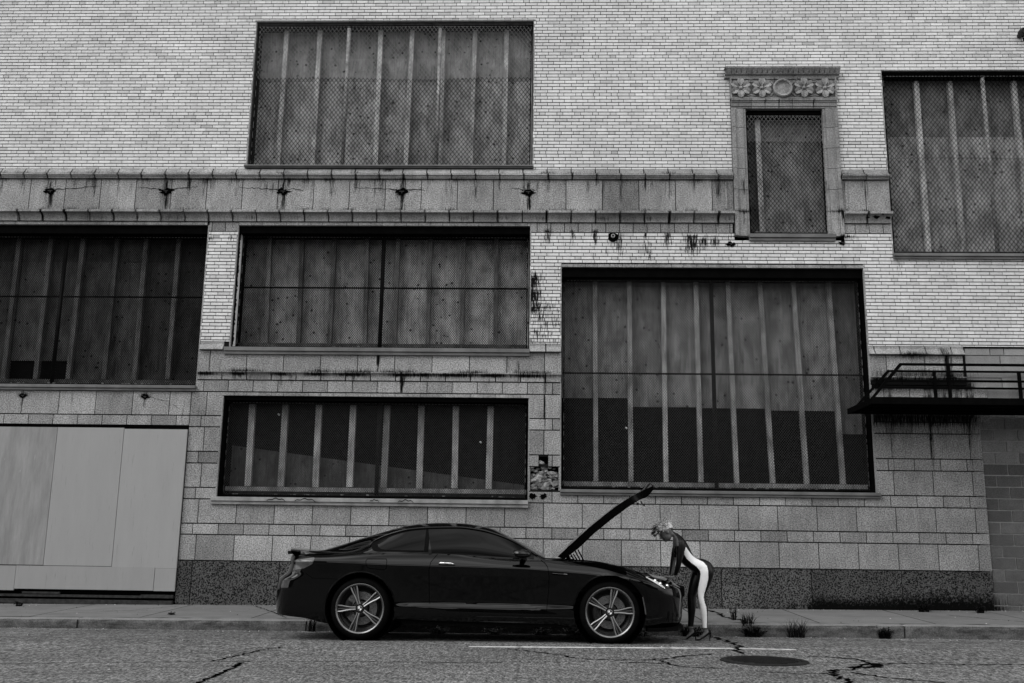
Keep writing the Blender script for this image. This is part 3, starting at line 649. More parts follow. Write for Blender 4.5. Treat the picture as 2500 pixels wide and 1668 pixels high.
for k in range(120):
    x, z, r = ra.uniform(-.185, .225), ra.uniform(1.97, 2.315), ra.choice([.02, .03, .05, .075])
    if k > 114: x, z = ra.uniform(-.05, .06), ra.uniform(2.38, 2.42)
    ph = [ra.uniform(.6, 1.2) for _ in range(8)]; y = ra.uniform(16.02, 16.10)
    n = 5; a0 = ra.uniform(0, 6)
    f = [(x + r * ph[i] * math.cos(a0 + 2 * math.pi * i / n), y + ra.uniform(-.01, .01), z + r * .7 * ph[i] * math.sin(a0 + 2 * math.pi * i / n)) for i in range(n)]
    bk = [(p[0], y + .08, p[2]) for p in f]; cc = (x + ra.uniform(-.01, .01), y - ra.uniform(.0, .02), z + ra.uniform(-.01, .015))
    m.add(f + bk + [cc], [(i, (i + 1) % n, 2 * n) for i in range(n)] + [(i, i + n, (i + 1) % n + n, (i + 1) % n) for i in range(n)], 0, ra.uniform(.35, 1.15))
m.build('rubble_filling', M['rubble'], bld)
m = MB()
for x, z in ((-.16, 1.86), (0.0, 1.86)): m.add(blob(x, z, .055, .045, 15.993, ra), [tuple(range(18))])
m.build('broken_hole', M['soot'], bld, fix=False)
part('round_vent', M['soot'], bld, lambda m: m.add(blob(1.14, 6.16, .085, .085, 15.993, ra, 20, .12), [tuple(range(20))]), fix=False)
part('vent_ring', M['pipe'], bld, lambda m: m.lathe_y(1.14, 6.175, [(.018, 15.96), (.026, 15.955), (.034, 15.96), (.034, 15.99)], 20))

# ------------------------------------------------------------------ boarded doorway
m = MB()
door = None
def dpanel(m, x0, x1, z0, z1, y, t): slab(m, x0 + .0012, x1 - .0012, z0 + .0012, z1 - .0012, y, .03, t, .5, .5)
M['paint'] = (lambda: (lambda m: (m.color(m.math('MULTIPLY', m.math('MULTIPLY', m.attr('tone'), .265), m.math('MULTIPLY', m.ramp(m.noise(m.pos((3, 3, .6)), 2.0, 4, .6), .3, .7, .95, 1.03), m.ramp(m.noise(m.pos((14, 14, .9)), 3.0, 3, .7), .62, .74, 1.0, .72)))), m.set(Roughness=.55), m.m)[-1])(NT('painted_boards')))()
M['paint_old'] = (lambda: (lambda m: (m.color(m.math('MULTIPLY', .235, m.math('MULTIPLY', m.ramp(m.noise(m.pos((9, 9, 1.3)), 1.0, 5, .7), .35, .7, .75, 1.12), m.ramp(m.noise(m.pos((22, 22, 4.0)), 1.0, 4, .7), .66, .70, 1.0, 1.75)))), m.set(Roughness=.6), m.m)[-1])(NT('scuffed_boards')))()
dm = part('doorway_shade_backing', M['soot'], bld, lambda m: (m.box(-12.5, -5.775, 16.02, 16.1, .10, 2.93), m.box(-12.5, -5.78, 15.985, 16.015, 2.885, 2.93)), 'dark backing of the boarded doorway with its gap shadow as a black strip')  # black strip along the top stands in for the gap shadow
m = MB()
for x0, x1 in ((-12.4, -10.4), (-10.38, -9.16)): dpanel(m, x0, x1, .685, 2.88, 15.955, 1.0)
dpanel(m, -9.15, -7.92, .685, 2.88, 15.955, .97); m.build('plywood_board', M['paint_old'], dm, fix=False)['label'] = 'scuffed painted board at the left of the doorway'
for x0, x1, z0, z1, t, y in ((-7.915, -6.82, .68, 2.88, 1.0, 15.955), (-6.815, -5.777, .66, 2.865, 1.03, 15.957), (-8.345, -6.12, .315, .675, .95, 15.95), (-6.115, -5.778, .31, .66, .97, 15.953), (-9.7, -8.35, .29, .672, .93, 15.954)):
    part('plywood_board', M['paint'], dm, lambda m: dpanel(m, x0, x1, z0, z1, y, t), fix=False)
part('threshold', M['rust'], dm, lambda m: (m.box(-12.5, -5.79, 15.94, 16.02, .20, .235), m.box(-12.5, -5.8, 15.92, 16.02, .10, .165)))
part('threshold_strip', M['rust'], dm, lambda m: (m.box(-6.3, -5.79, 15.93, 15.96, .205, .255), m.box(-8.2, -7.6, 15.935, 15.97, .245, .275)))

# ------------------------------------------------------------------ iron platform on the wall
pl = empty('iron_platform', (6.5, 16, 3.3)); tag(pl, 'black iron balcony platform with pipe railings on the wall at the right edge', 'balcony')
part('deck', M['steel'], pl, lambda m: (m.box(4.86, 12.0, 14.80, 14.83, 3.215, 3.315), m.box(4.86, 4.89, 14.83, 15.99, 3.215, 3.30), m.box(4.89, 12.0, 14.83, 15.99, 3.27, 3.29), *[m.box(4.89, 12.0, y, y + .03, 3.22, 3.269) for y in (15.1, 15.4, 15.7, 15.95)]))
part('railing', M['steel'], pl, lambda m: (m.box(5.32, 12, 14.81, 14.85, 3.80, 3.835), m.box(5.09, 12, 14.81, 14.85, 3.555, 3.585), m.prism([(4.87, 3.31), (4.92, 3.31), (5.35, 3.80), (5.32, 3.835)], 14.812, 14.848, 'y'),
     *[m.box(x - .02, x + .02, 14.805, 14.855, 3.31, 3.81) for x in (6.035, 8.9, 11.6)]), 'near railing with a sloping end')
part('railing', M['steel'], pl, lambda m: (m.box(5.52, 12, 15.93, 15.965, 3.90, 3.93), m.box(5.26, 12, 15.93, 15.965, 3.63, 3.66), m.prism([(4.93, 3.29), (4.98, 3.29), (5.55, 3.90), (5.52, 3.93)], 15.932, 15.962, 'y'),
     *[m.box(x - .022, x + .022, 15.925, 15.97, 3.29, 3.905) for x in (6.26, 7.60, 10.0)]), 'railing next to the wall')
# lamp on the wall at the top right
lp = empty('wall_lamp', (8.15, 16, 9.79)); tag(lp, 'small round dark lamp on the brick wall at the top right corner', 'lamp')
part('lamp_housing', M['rust'], lp, lambda m: (m.lathe_y(8.15, 9.80, [(.0001, 15.80), (.05, 15.80), (.075, 15.82), (.07, 15.90), (.05, 15.95), (.04, 15.995)], 20), m.lathe_y(8.15, 9.80, [(.04, 15.79), (.05, 15.78), (.055, 15.80)], 20)))
part('lamp_bracket', M['steel'], lp, lambda m: m.tube([(8.15, 15.86, 9.74), (8.16, 15.87, 9.64)], .012, 6))

m = MB()
for (a_, b_) in ((-4.4, -4.1), (-3.95, -3.62), (-2.75, -2.6), (-2.3, -2.05)):      # sprayed scribbles on the lowest sill
    n = 10; P_ = [(a_ + (b_ - a_) * i / n, 1.735 + .035 * math.sin(3.1 * i / n) + .012 * math.sin(i * 1.7)) for i in range(n + 1)]
    vs = []
    for x_, z_ in P_: vs += [(x_, 15.926, z_ - .006), (x_, 15.926, z_ + .006)]
    m.add(vs, [(2 * i, 2 * i + 2, 2 * i + 3, 2 * i + 1) for i in range(n)])
m.build('sprayed_scribble', M['soot'], w4, fix=False)
m = MB()
for x_, z_, r_ in ((5.33, 6.47, .03), (5.47, 6.48, .05), (5.66, 6.47, .045), (5.58, 6.53, .02)): m.add(blob(x_, z_, r_, r_ * .55, 15.856, ra), [tuple(range(18))])
m.build('broken_hole', M['soot'], bld, fix=False)
# ------------------------------------------------------------------ street
def zroad(x, y): # crossfall towards the kerb
    t = min(max((y - 11.6) / 2.1, 0), 1); return .004 * x * min(max((y - 9) / 3, 0), 1) * 1.0 - .062 * t
def zk(x): return .092 + .0075 * x            # top of the kerb
def zw(x): return zk(x) + .055                # pavement at the wall
def asphalt():
    m = NT('asphalt'); p = m.pos()
    a = m.noise(m.pos((1, .38, 1)), 46, 3, .8); b_ = m.noise(m.pos((1, .38, 1)), 17, 3, .6); c_ = m.noise(p, .8, 4, .6)
    v = m.math('MULTIPLY', .112, m.ramp(a, .40, .60, .25, 1.75)); v = m.math('MULTIPLY', v, m.ramp(b_, .38, .62, .65, 1.35)); v = m.math('MULTIPLY', v, m.ramp(c_, .3, .7, .82, 1.15))
    st = m.noise(m.pos((.25, 3.0, 1)), 1.0, 4, .6); v = m.math('MULTIPLY', v, m.ramp(st, .35, .6, .86, 1.05))
    m.color(v); m.bump(m.math('ADD', a, b_), .006, .6); m.set(Roughness=.9); m.b.inputs['Specular IOR Level'].default_value = .05; return m.m
M['asphalt'] = asphalt()
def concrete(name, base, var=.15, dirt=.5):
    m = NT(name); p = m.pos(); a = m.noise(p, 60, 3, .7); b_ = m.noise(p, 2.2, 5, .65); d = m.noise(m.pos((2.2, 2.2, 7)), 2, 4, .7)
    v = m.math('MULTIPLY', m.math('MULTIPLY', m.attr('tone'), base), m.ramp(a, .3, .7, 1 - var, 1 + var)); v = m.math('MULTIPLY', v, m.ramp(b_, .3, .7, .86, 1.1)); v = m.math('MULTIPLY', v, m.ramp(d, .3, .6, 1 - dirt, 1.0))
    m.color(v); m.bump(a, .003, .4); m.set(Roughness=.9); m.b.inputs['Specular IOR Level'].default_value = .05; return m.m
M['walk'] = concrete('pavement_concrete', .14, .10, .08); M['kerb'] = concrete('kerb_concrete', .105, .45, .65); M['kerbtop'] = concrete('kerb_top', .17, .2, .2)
M['line'] = plain('worn_white_line', .5, .7, var=.30, scale=40); M['iron'] = plain('cast_iron', .010, .6, var=.6, scale=20, spec=.12)
M['leaf'] = plain('weed_leaf', .035, .7, var=.5, scale=30); M['leaf_dark'] = plain('dark_weed', .008, .9, var=.5, scale=30, spec=.03); M['dry'] = plain('dry_leaf', .30, .8, var=.5, scale=30)
m = MB(); xs = np.concatenate([[-120, -40, -16], np.arange(-12, 12.1, .5), [16, 40, 120]]); ys = np.concatenate([[-120, -40, -8, 4, 7], np.arange(8, 13.75, .3), [13.72]])
m.grid([[(x, y, zroad(max(-14, min(14, x)), y)) for x in xs] for y in ys]); tag(m.build('road', M['asphalt'], smooth=True), kind='structure')
# kerb: long stones with joints; pavement slabs with skewed joints
m = MB(); joints = [-120, -40, -18, -10.2, -6.25, -3.15, 0.8, 4.75, 9.4, 16, 40, 120]
for a, b_ in zip(joints[:-1], joints[1:]):
    a += .008; b_ -= .008; n = max(2, int((min(b_, 20) - max(a, -20)) / .15)) if b_ - a < 30 else 2; P = []
    r2 = random.Random(int(a * 10))
    for (yy, dz) in ((13.70, None), (13.705, -.05), (13.715, -.015), (13.735, 0), (13.88, .004)):
        P.append([(a + (b_ - a) * i / n, yy + (r2.uniform(-.004, .006) if dz is not None else 0), (zk(max(-14, min(14, a + (b_ - a) * i / n))) + dz + (r2.uniform(-.006, .002) if dz > -.03 else 0)) if dz is not None else -.2) for i in range(n + 1)])
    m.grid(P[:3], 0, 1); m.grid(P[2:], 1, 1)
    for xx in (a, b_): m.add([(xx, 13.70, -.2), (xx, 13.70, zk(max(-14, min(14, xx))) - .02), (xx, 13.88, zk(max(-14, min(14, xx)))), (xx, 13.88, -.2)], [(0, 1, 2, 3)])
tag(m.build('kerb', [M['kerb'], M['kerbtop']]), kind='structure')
m = MB(); sj = [-30] + [-11.6 + 1.53 * k for k in range(16)] + [30]
def pav(x, y): x2 = max(-14, min(14, x)); return zk(x2) + .004 + (zw(x2) - zk(x2)) * (y - 13.88) / 2.1
for a, b_ in zip(sj[:-1], sj[1:]):
    t = 1 + BR.gauss(0, .05); sk = 0.0
    for y0, y1 in ((13.889, 14.91), (14.92, 16.05)):
        m.grid([[(a + .009 + (b_ - a - .018) * i / 6, y, pav(a + (b_ - a) * i / 6, y)) for i in range(7)] for y in (y0, y1)], 0, t * (1 + BR.gauss(0, .02)))
tag(m.build('pavement', M['walk']), kind='structure')
m = MB(); m.grid([[(x, y, zk(max(-14, min(14, x))) - .012 + (.05 * (y - 13.88) / 2.1)) for x in (-120, -14, 0, 14, 120)] for y in (13.86, 18.5)]); tag(m.build('pavement_bed', M['leaf_dark']), kind='structure')
# worn line, cracks in the road
def strip(m, pts, w0, rnd, wob=.03, step=.05, lift=.004, zf=zroad):
    P = []
    for (a, b_) in zip(pts[:-1], pts[1:]):
        n = max(1, int(math.hypot(b_[0] - a[0], b_[1] - a[1]) / step))
        for i in range(n): t = i / n; P.append(Vector((a[0] + (b_[0] - a[0]) * t + rnd.uniform(-wob, wob), a[1] + (b_[1] - a[1]) * t + rnd.uniform(-wob, wob))))
    P.append(Vector(pts[-1])); vs = []
    for i, p in enumerate(P):
        d = (P[min(i + 1, len(P) - 1)] - P[max(i - 1, 0)]).normalized(); nn = Vector((-d.y, d.x)); wd = w0 * rnd.uniform(.35, 1.3)
        for s in (1, -1): q = p + nn * wd / 2 * s; vs.append((q.x, q.y, zf(q.x, q.y) + lift))
    m.add(vs, [(2 * i, 2 * i + 1, 2 * i + 3, 2 * i + 2) for i in range(len(P) - 1)])
rc = random.Random(31); m = MB()
CR = [([(-2.62, 7.6), (-2.65, 8.46), (-2.66, 8.84), (-2.71, 9.33)], .045, .02), ([(-2.66, 9.42), (-1.99, 9.56), (-.9, 9.6), (-.47, 9.68), (.41, 9.86)], .022, .02), ([(-6.5, 8.8), (-4.72, 8.93), (-2.98, 9.37), (-2.66, 9.42)], .022, .02),
      ([(-2.99, 9.41), (-2.92, 9.95), (-2.90, 10.26), (-2.73, 10.86)], .03, .03), ([(-.37, 10.97), (-.09, 10.72), (.23, 10.41), (.32, 10.14), (.52, 10.08), (.93, 10.09), (1.25, 10.24), (1.44, 10.51), (1.74, 10.76)], .035, .035),
      ([(.71, 9.84), (1.15, 9.86), (1.31, 9.55), (1.63, 9.51)], .03, .03), ([(1.15, 10.1), (1.2, 9.86)], .03, .03), ([(2.2, 13.6), (2.23, 12.37), (2.21, 12.01), (2.20, 11.52), (2.06, 11.22), (2.08, 10.83)], .06, .05),
      ([(2.70, 10.73), (3.03, 10.58), (3.13, 10.41), (3.14, 10.05), (2.81, 9.61), (2.61, 9.47), (2.56, 9.16), (2.55, 8.88), (2.54, 8.3)], .06, .05), ([(3.17, 10.05), (3.51, 10.16), (4.03, 10.12), (4.67, 10.22), (6.5, 10.4)], .03, .03),
      ([(2.73, 9.34), (2.95, 9.07), (3.26, 8.8), (3.6, 8.5)], .035, .03), ([(2.85, 9.7), (3.15, 9.85), (3.25, 10.1)], .10, .06), ([(2.6, 9.3), (2.2, 9.2), (1.9, 9.35)], .02, .03),
      ([(-9, 13.15), (-4, 13.2), (-1, 13.0)], .02, .04), ([(3.3, 13.3), (4.5, 12.9), (7.5, 12.6)], .03, .04), ([(-8, 12.0), (-5, 12.3), (-3.3, 12.5)], .015, .04), ([(5, 11.6), (6.8, 11.3)], .015, .04)]
for pts, w0, wob in CR: strip(m, pts, w0, rc, wob)
tag(m.build('road_crack', M['soot'], fix=False), kind='structure')
m = MB(); strip(m, [(-.79, 11.15), (-.54, 11.17), (2.1, 11.36)], .12, rc, .003, .06); strip(m, [(2.14, 11.36), (2.75, 11.31)], .085, rc, .004, .06); tag(m.build('painted_line', M['line'], fix=False), kind='structure')
m = MB()
strip(m, [(-4.5, 15.9), (-4.0, 15.0), (-3.5, 14.0)], .02, rc, .015, lift=.006, zf=pav)
strip(m, [(2.45, 15.95), (2.6, 15.2), (2.55, 14.6), (2.75, 14.1), (2.72, 13.9)], .05, rc, .035, lift=.006, zf=pav); strip(m, [(5.9, 15.2), (6.2, 14.7), (6.6, 14.2)], .02, rc, .015, lift=.006, zf=pav)
strip(m, [(-9, 15.3), (-7.5, 15.6), (-6.9, 15.9)], .015, rc, .02, lift=.006, zf=pav); strip(m, [(-7.0, 14.1), (-6.0, 14.9), (-5.6, 15.7)], .015, rc, .02, lift=.006, zf=pav)
tag(m.build('pavement_crack', M['soot'], fix=False), kind='structure')
# manhole
mh = empty('manhole_cover', (2.16, 10.17, 0)); tag(mh, 'round black cast iron manhole cover set in the road right of the woman', 'manhole cover')
def lathe_z(m, cx, cy, prof, n=48):
    k0 = len(prof); vs = [(cx + r * math.cos(2 * math.pi * k / n), cy + r * math.sin(2 * math.pi * k / n), z) for k in range(n) for r, z in prof]
    m.add(vs, [(k * k0 + j, k * k0 + j + 1, ((k + 1) % n) * k0 + j + 1, ((k + 1) % n) * k0 + j) for k in range(n) for j in range(k0 - 1)])
z0 = zroad(2.16, 10.17)
m = MB(); lathe_z(m, 2.16, 10.17, [(.355, z0 + .006), (.36, z0 + .014), (.415, z0 + .012), (.425, z0 + .002)]); m.build('rim', M['iron'], mh)
m = MB(); lathe_z(m, 2.16, 10.17, [(.0001, z0 + .010), (.345, z0 + .010), (.352, z0 + .004)])
for k in range(-4, 5): h = math.sqrt(.32 ** 2 - (k * .07) ** 2); m.box(2.16 - h, 2.16 + h, 10.17 + k * .07 - .012, 10.17 + k * .07 + .012, z0 + .0102, z0 + .016)
m.build('lid', M['iron'], mh)
# weeds
def weed(x, y, h, n, kind='grass', mat='leaf_dark', label=None, spread=.12, zf=None, seed=0):
    r = random.Random(seed + int(x * 100)); o = MB()
    z = (zf or pav)(x, y)
    for i in range(n):
        a = r.uniform(0, 2 * math.pi); l = h * r.uniform(.5, 1.1); s = r.uniform(.2, 1) * spread; bx, by = x + r.uniform(-.5, .5) * spread, y + r.uniform(-.3, .3) * spread
        w0 = .004 if kind == 'grass' else .010
        pts = [Vector((bx + s * t * t * math.cos(a), by + s * t * t * math.sin(a) * .7, z - .01 + l * t * (1 - .25 * t * s / spread))) for t in (0, .35, .7, 1)]
        vs = []
        for j, p in enumerate(pts):
            ww = w0 * (1, .9, .6, .1)[j]; vs += [p + Vector((ww * math.sin(a), -ww * math.cos(a), 0)), p - Vector((ww * math.sin(a), -ww * math.cos(a), 0))]
        o.add(vs, [(2 * j, 2 * j + 1, 2 * j + 3, 2 * j + 2) for j in range(3)], 0, r.uniform(.7, 1.3))
        if kind == 'leafy':
            for q in range(7):
                t = r.uniform(.1, 1); c = pts[0].lerp(pts[3], t); b2 = r.uniform(0, 6.28); ll = r.uniform(.02, .045)
                d = Vector((math.cos(b2), math.sin(b2), r.uniform(-.2, .7))).normalized() * ll; e = Vector((-d.y, d.x, .3 * ll)).normalized() * ll * .28
                o.add([c, c + d * .5 + e, c + d, c + d * .5 - e], [(0, 1, 2, 3)], 0, r.uniform(.6, 1.4))
    ob = o.build('weed', M[mat], fix=False); tag(ob, label, 'weed', 'weeds in the joints of kerb and pavement'); return ob
zg = lambda x, y: zroad(x, y)
weed(2.62, 14.2, .28, 9, 'leafy', 'leaf_dark', 'tall upright weed growing out of the pavement crack right of the woman', .06, seed=1)
weed(2.72, 13.75, .20, 90, 'grass', 'leaf_dark', 'dense dark weed spilling over the kerb edge below the tall upright weed', .16, seed=2, zf=lambda x, y: zk(x) - .02)
weed(2.75, 13.62, .17, 70, 'leafy', 'leaf_dark', 'low dark clump at the foot of the kerb under the pavement crack', .16, zf=zg, seed=3)
weed(1.95, 13.58, .16, 70, 'leafy', 'leaf_dark', 'bushy dark weed at the kerb foot just behind the heels of the woman', .20, zf=zg, seed=4)
weed(3.30, 13.60, .27, 110, 'grass', 'leaf_dark', 'spiky grass tuft with long thin blades against the kerb right of the woman', .22, zf=zg, seed=5)
weed(4.45, 13.60, .17, 60, 'leafy', 'leaf_dark', 'small leafy clump standing alone against the kerb in front of the black wall stain', .13, zf=zg, seed=6)
weed(6.55, 15.6, .14, 26, 'leafy', 'leaf_dark', 'dark weed at the wall foot near the corner of the granite plinth', .10, seed=7)
weed(5.75, 15.7, .16, 34, 'leafy', 'leaf_dark', 'dark bushy weed at the wall foot below the middle of the black stain', .14, seed=8)
weed(7.05, 14.6, .10, 22, 'leafy', 'leaf_dark', 'flat dark weed in the pavement joint before the concrete blocks', .12, seed=9)
weed(7.15, 13.95, .20, 60, 'leafy', 'leaf_dark', 'dark leafy weed on the kerb at the right edge of the photo', .16, seed=10)
weed(-3.05, 13.6, .26, 60, 'grass', 'leaf_dark', 'thin grass tuft in the kerb joint left of the rear bumper of the car', .10, zf=zg, seed=11)
weed(-3.40, 14.4, .19, 14, 'leafy', 'leaf_dark', 'twin sprouting weed in the pavement joint beside the rear bumper of the car', .10, seed=12)
weed(-7.35, 13.6, .08, 30, 'grass', 'leaf_dark', 'small dark tuft at the kerb foot near the left edge of the photo', .12, zf=zg, seed=13)
weed(-8.0, 15.5, .10, 14, 'leafy', 'leaf_dark', 'small weed near the doorway threshold, rearmost of the left pavement', .09, seed=14)
weed(-8.9, 14.6, .06, 14, 'leafy', 'leaf_dark', 'tiny weed in the first pavement crack at the far left', .07, seed=15)
weed(-5.2, 14.3, .05, 12, 'leafy', 'leaf_dark', 'tiny weed on the bare pavement in front of the granite plinth left of the car', .05, seed=16)
weed(-2.15, 13.6, .16, 22, 'grass', 'leaf_dark', 'grass tuft at the kerb foot seen below the rear bumper of the car', .10, zf=zg, seed=17)
for i, (x, lab) in enumerate(((-1.35, 'leafy weed under the car, nearest the rear wheel'), (-.62, 'leafy weed under the car, second from the rear wheel'), (.0, 'leafy weed under the middle of the car, third from the rear wheel'), (.42, 'leafy weed under the car, nearest the front wheel'))):
    weed(x, 13.5, .11, 30, 'leafy', 'dry', lab, .16, zf=zg, seed=20 + i)
weed(1.30, 13.5, .08, 34, 'leafy', 'leaf', 'low leafy weed on the road behind the front wheel and under the front bumper', .2, zf=zg, seed=30)

# warehouses added behind the camera, unseen, only for the car and glass to mirror
M['far_wall'] = plain('dark_brick_across', .05, .9, var=.3, scale=3); M['far_glass'] = plain('dark_panes', .02, .3, var=.3)
for (x0, x1, h, y0, lab) in ((-62, -24, 9.5, -30, 'long dark brick warehouse added unseen across the street for reflections, left of the other two'), (-22, 6, 7.0, -28, 'low dark brick warehouse added unseen across the street for reflections, between the other two'), (8, 60, 11.0, -31, 'tall dark brick warehouse added unseen across the street for reflections, right of the other two')):
    wb_ = empty('warehouse', ((x0 + x1) / 2, y0, 0)); tag(wb_, lab, 'building', 'warehouses added for reflections')
    part('wall', M['far_wall'], wb_, lambda m: m.box(x0, x1, y0 - 10, y0, 0, h)); part('roof', M['rust'], wb_, lambda m: (m.box(x0 - .2, x1 + .2, y0 - 10.2, y0 + .2, h, h + .4), m.box(x0 + 3, x0 + 6, y0 - 5, y0 - 3, h + .4, h + 2.2)))
    for k in range(int((x1 - x0) / 5)): part('window', M['far_glass'], wb_, lambda m: (m.box(x0 + 1.5 + 5 * k, x0 + 4.2 + 5 * k, y0 - .05, y0 + .03, 1.5, 3.6), m.box(x0 + 1.5 + 5 * k, x0 + 4.2 + 5 * k, y0 - .05, y0 + .03, 4.6, 6.2)))

rg = random.Random(91); m = MB()
for k in range(900):                                       # grit along the wall foot, the kerb and the gutter
    q = rg.random(); x = rg.uniform(-9.5, 8.5)
    if q < .35: y = 15.98 - abs(rg.gauss(0, .10)); z = pav(x, y)
    elif q < .5: y = rg.uniform(13.9, 15.9); z = pav(x, y)
    elif q < .85: y = 13.68 - abs(rg.gauss(0, .12)); z = zroad(x, y)
    else: y = rg.uniform(8.5, 13.6); z = zroad(x, y)
    r = rg.uniform(.004, .014); a = rg.uniform(0, 6); P = [(x + r * math.cos(a + t) * rg.uniform(.7, 1.3), y + r * math.sin(a + t) * rg.uniform(.7, 1.3), z - .002) for t in (0, 1.6, 3.1, 4.7)] + [(x, y, z + r * .8)]
    m.add(P, [(0, 1, 4), (1, 2, 4), (2, 3, 4), (3, 0, 4)], 0, rg.choice([.12, .25, .6, 1.3, 2.4]))
tag(m.build('grit', M['kerbtop'], fix=False), 'fine grit and crumbs scattered along the gutter and the wall foot', 'grit', kind='stuff')
# ------------------------------------------------------------------ the car
CY = 12.66                                    # centre line of the car; near side about Y = 11.73
def paint(name, v, rough, coat=1.0, spec=.5):
    m = NT(name); n = m.noise(m.pos(), 1.5, 2); m.color(m.math('MULTIPLY', m.ramp(n, .3, .7, .9, 1.1), v)); m.set(Roughness=rough, Coat_Weight=coat, Coat_Roughness=.02); m.b.inputs['Specular IOR Level'].default_value = spec
    return m.m
M['paint_black'] = paint('black_car_paint', .0004, .06, 0.0, .34)
M['glass_dark'] = paint('tinted_glass', .0004, .03, 0.0, .14)
M['gap'] = plain('panel_gap', .0008, .9, var=.1, spec=0)
M['trim_black'] = plain('black_trim', .0012, .6, var=.1, spec=.04)
M['tyre'] = plain('tyre_rubber', .0025, .8, var=.3, spec=.03)
M['alloy'] = plain('alloy', .15, .32, metal=.9, var=.12, scale=20)
M['alloy_dark'] = plain('dark_alloy', .02, .4, metal=.6, var=.2)
M['chrome'] = plain('chrome', .75, .12, metal=1.0, var=.02)
M['disc'] = plain('brake_disc', .13, .45, metal=.6, var=.25, scale=30)
M['lens'] = plain('clear_lens', .55, .15, var=.25, scale=30, spec=.6)
M['lens_dark'] = plain('smoked_lens', .05, .12, var=.3, scale=15, spec=.6)
M['emblem_white'] = plain('emblem_white', .8, .3, var=.02); M['emblem_dark'] = plain('emblem_dark', .05, .3, var=.02)
def itp(x, pts):
    """smooth monotone interpolation through (x, v) points"""
    xs = np.array([p[0] for p in pts], float); ys = np.array([p[1] for p in pts], float)
    h = np.diff(xs); d = np.diff(ys) / h; mm = np.zeros_like(xs)
    mm[0], mm[-1] = d[0], d[-1]
    for i in range(1, len(xs) - 1):
        mm[i] = 0 if d[i - 1] * d[i] <= 0 else 2 * d[i - 1] * d[i] / (d[i - 1] + d[i])
    x = np.clip(np.asarray(x, float), xs[0], xs[-1]); i = np.clip(np.searchsorted(xs, x) - 1, 0, len(xs) - 2); t = (x - xs[i]) / h[i]
    return (2 * t**3 - 3 * t**2 + 1) * ys[i] + (t**3 - 2 * t**2 + t) * h[i] * mm[i] + (-2 * t**3 + 3 * t**2) * ys[i + 1] + (t**3 - t**2) * h[i] * mm[i + 1]
BOT = [(-3.25, .27), (-3.05, .255), (-2.75, .23), (-2.45, .17), (-1.6, .235), (-1.35, .225), (-.3, .205), (.1, .20), (.5, .17), (1.1, .135), (1.55, .15), (1.75, .20)]
BELT = [(-3.25, .93), (-2.95, .945), (-2.6, .955), (-2.05, .968), (-1.2, .968), (-.36, .925), (0.0, .918), (.26, .902), (.52, .897), (.72, .880), (.85, .858), (.98, .830), (1.11, .790), (1.22, .757), (1.37, .716), (1.5, .690), (1.58, .655), (1.66, .61), (1.75, .58)]
WMAX = [(-2.9, .915), (-2.6, .93), (-2.1, .955), (-1.6, .94), (-1.0, .928), (0, .925), (.4, .935), (.77, .955), (1.1, .935), (1.3, .92)]
def zbot(x): return itp(x, BOT)
def zbelt(x): return itp(x, BELT)
def xr(z): return itp(z, [(.1, -3.08), (.25, -3.19), (.35, -3.205), (.55, -3.21), (.65, -3.19), (.74, -3.09), (.84, -3.06), (.92, -3.07), (.97, -3.03)])
def xf(z): return itp(z, [(.1, 1.60), (.15, 1.64), (.25, 1.69), (.50, 1.705), (.60, 1.69), (.66, 1.655), (.71, 1.60), (.80, 1.55)])
def plan(x, z):
    """half width limit in plan: rounded ends"""
    a, b = xr(z), xf(z); wm = itp(x, WMAX)
    nose = np.clip((b - x) / .62, 0, 1); tail = np.clip((x - a) / .42, 0, 1)
    f = (1 - (1 - nose) ** 2.6) ** (1 / 2.2) * (1 - (1 - tail) ** 3.0) ** (1 / 2.4)
    return wm * f
def inset(x, z):
    """how far the side lies inside the plan line, by height: sill, door hollow, crease, shoulder"""
    z = np.asarray(z, float); x = np.asarray(x, float)
    cre = itp(x, [(-3.2, .86), (-2.6, .865), (-1.76, .838), (-.35, .822), (.1, .80), (.5, .77), (1.1, .70), (1.7, .60)])
    zb = zbelt(x); s = np.zeros(np.broadcast(x, z).shape)
    up = np.clip((z - cre) / np.maximum(zb - cre, .02), 0, 1)
    s += up ** 1.7 * itp(x, [(-3.2, .10), (-2.6, .13), (-1.8, .115), (0, .115), (.5, .15), (1.1, .17), (1.7, .12)]) + .008 * np.minimum(up * 3, 1)
    dn = np.clip((cre - z) / .30, 0, 1)
    door = np.clip(1 - np.abs(x + .65) / 1.05, 0, 1) ** .5
    s += .022 * np.sin(dn * math.pi * .5) + .03 * door * np.clip((cre - .10 - z) / .28, 0, 1) - .028 * door * np.clip((.41 - z) / .03, 0, 1) * 1.0
    s += .06 * np.clip((.30 - z) / .12, 0, 1) ** 2
    return s
def sidew(x, z): return np.maximum(plan(x, z) - inset(x, z), 0.0)
WHL = [(-2.09, .345, .405), (.770, .347, .412)]
car = empty('coupe_car', (-.75, CY, 0)); tag(car, 'glossy black two-door coupe parked at the kerb with its bonnet raised', 'car')
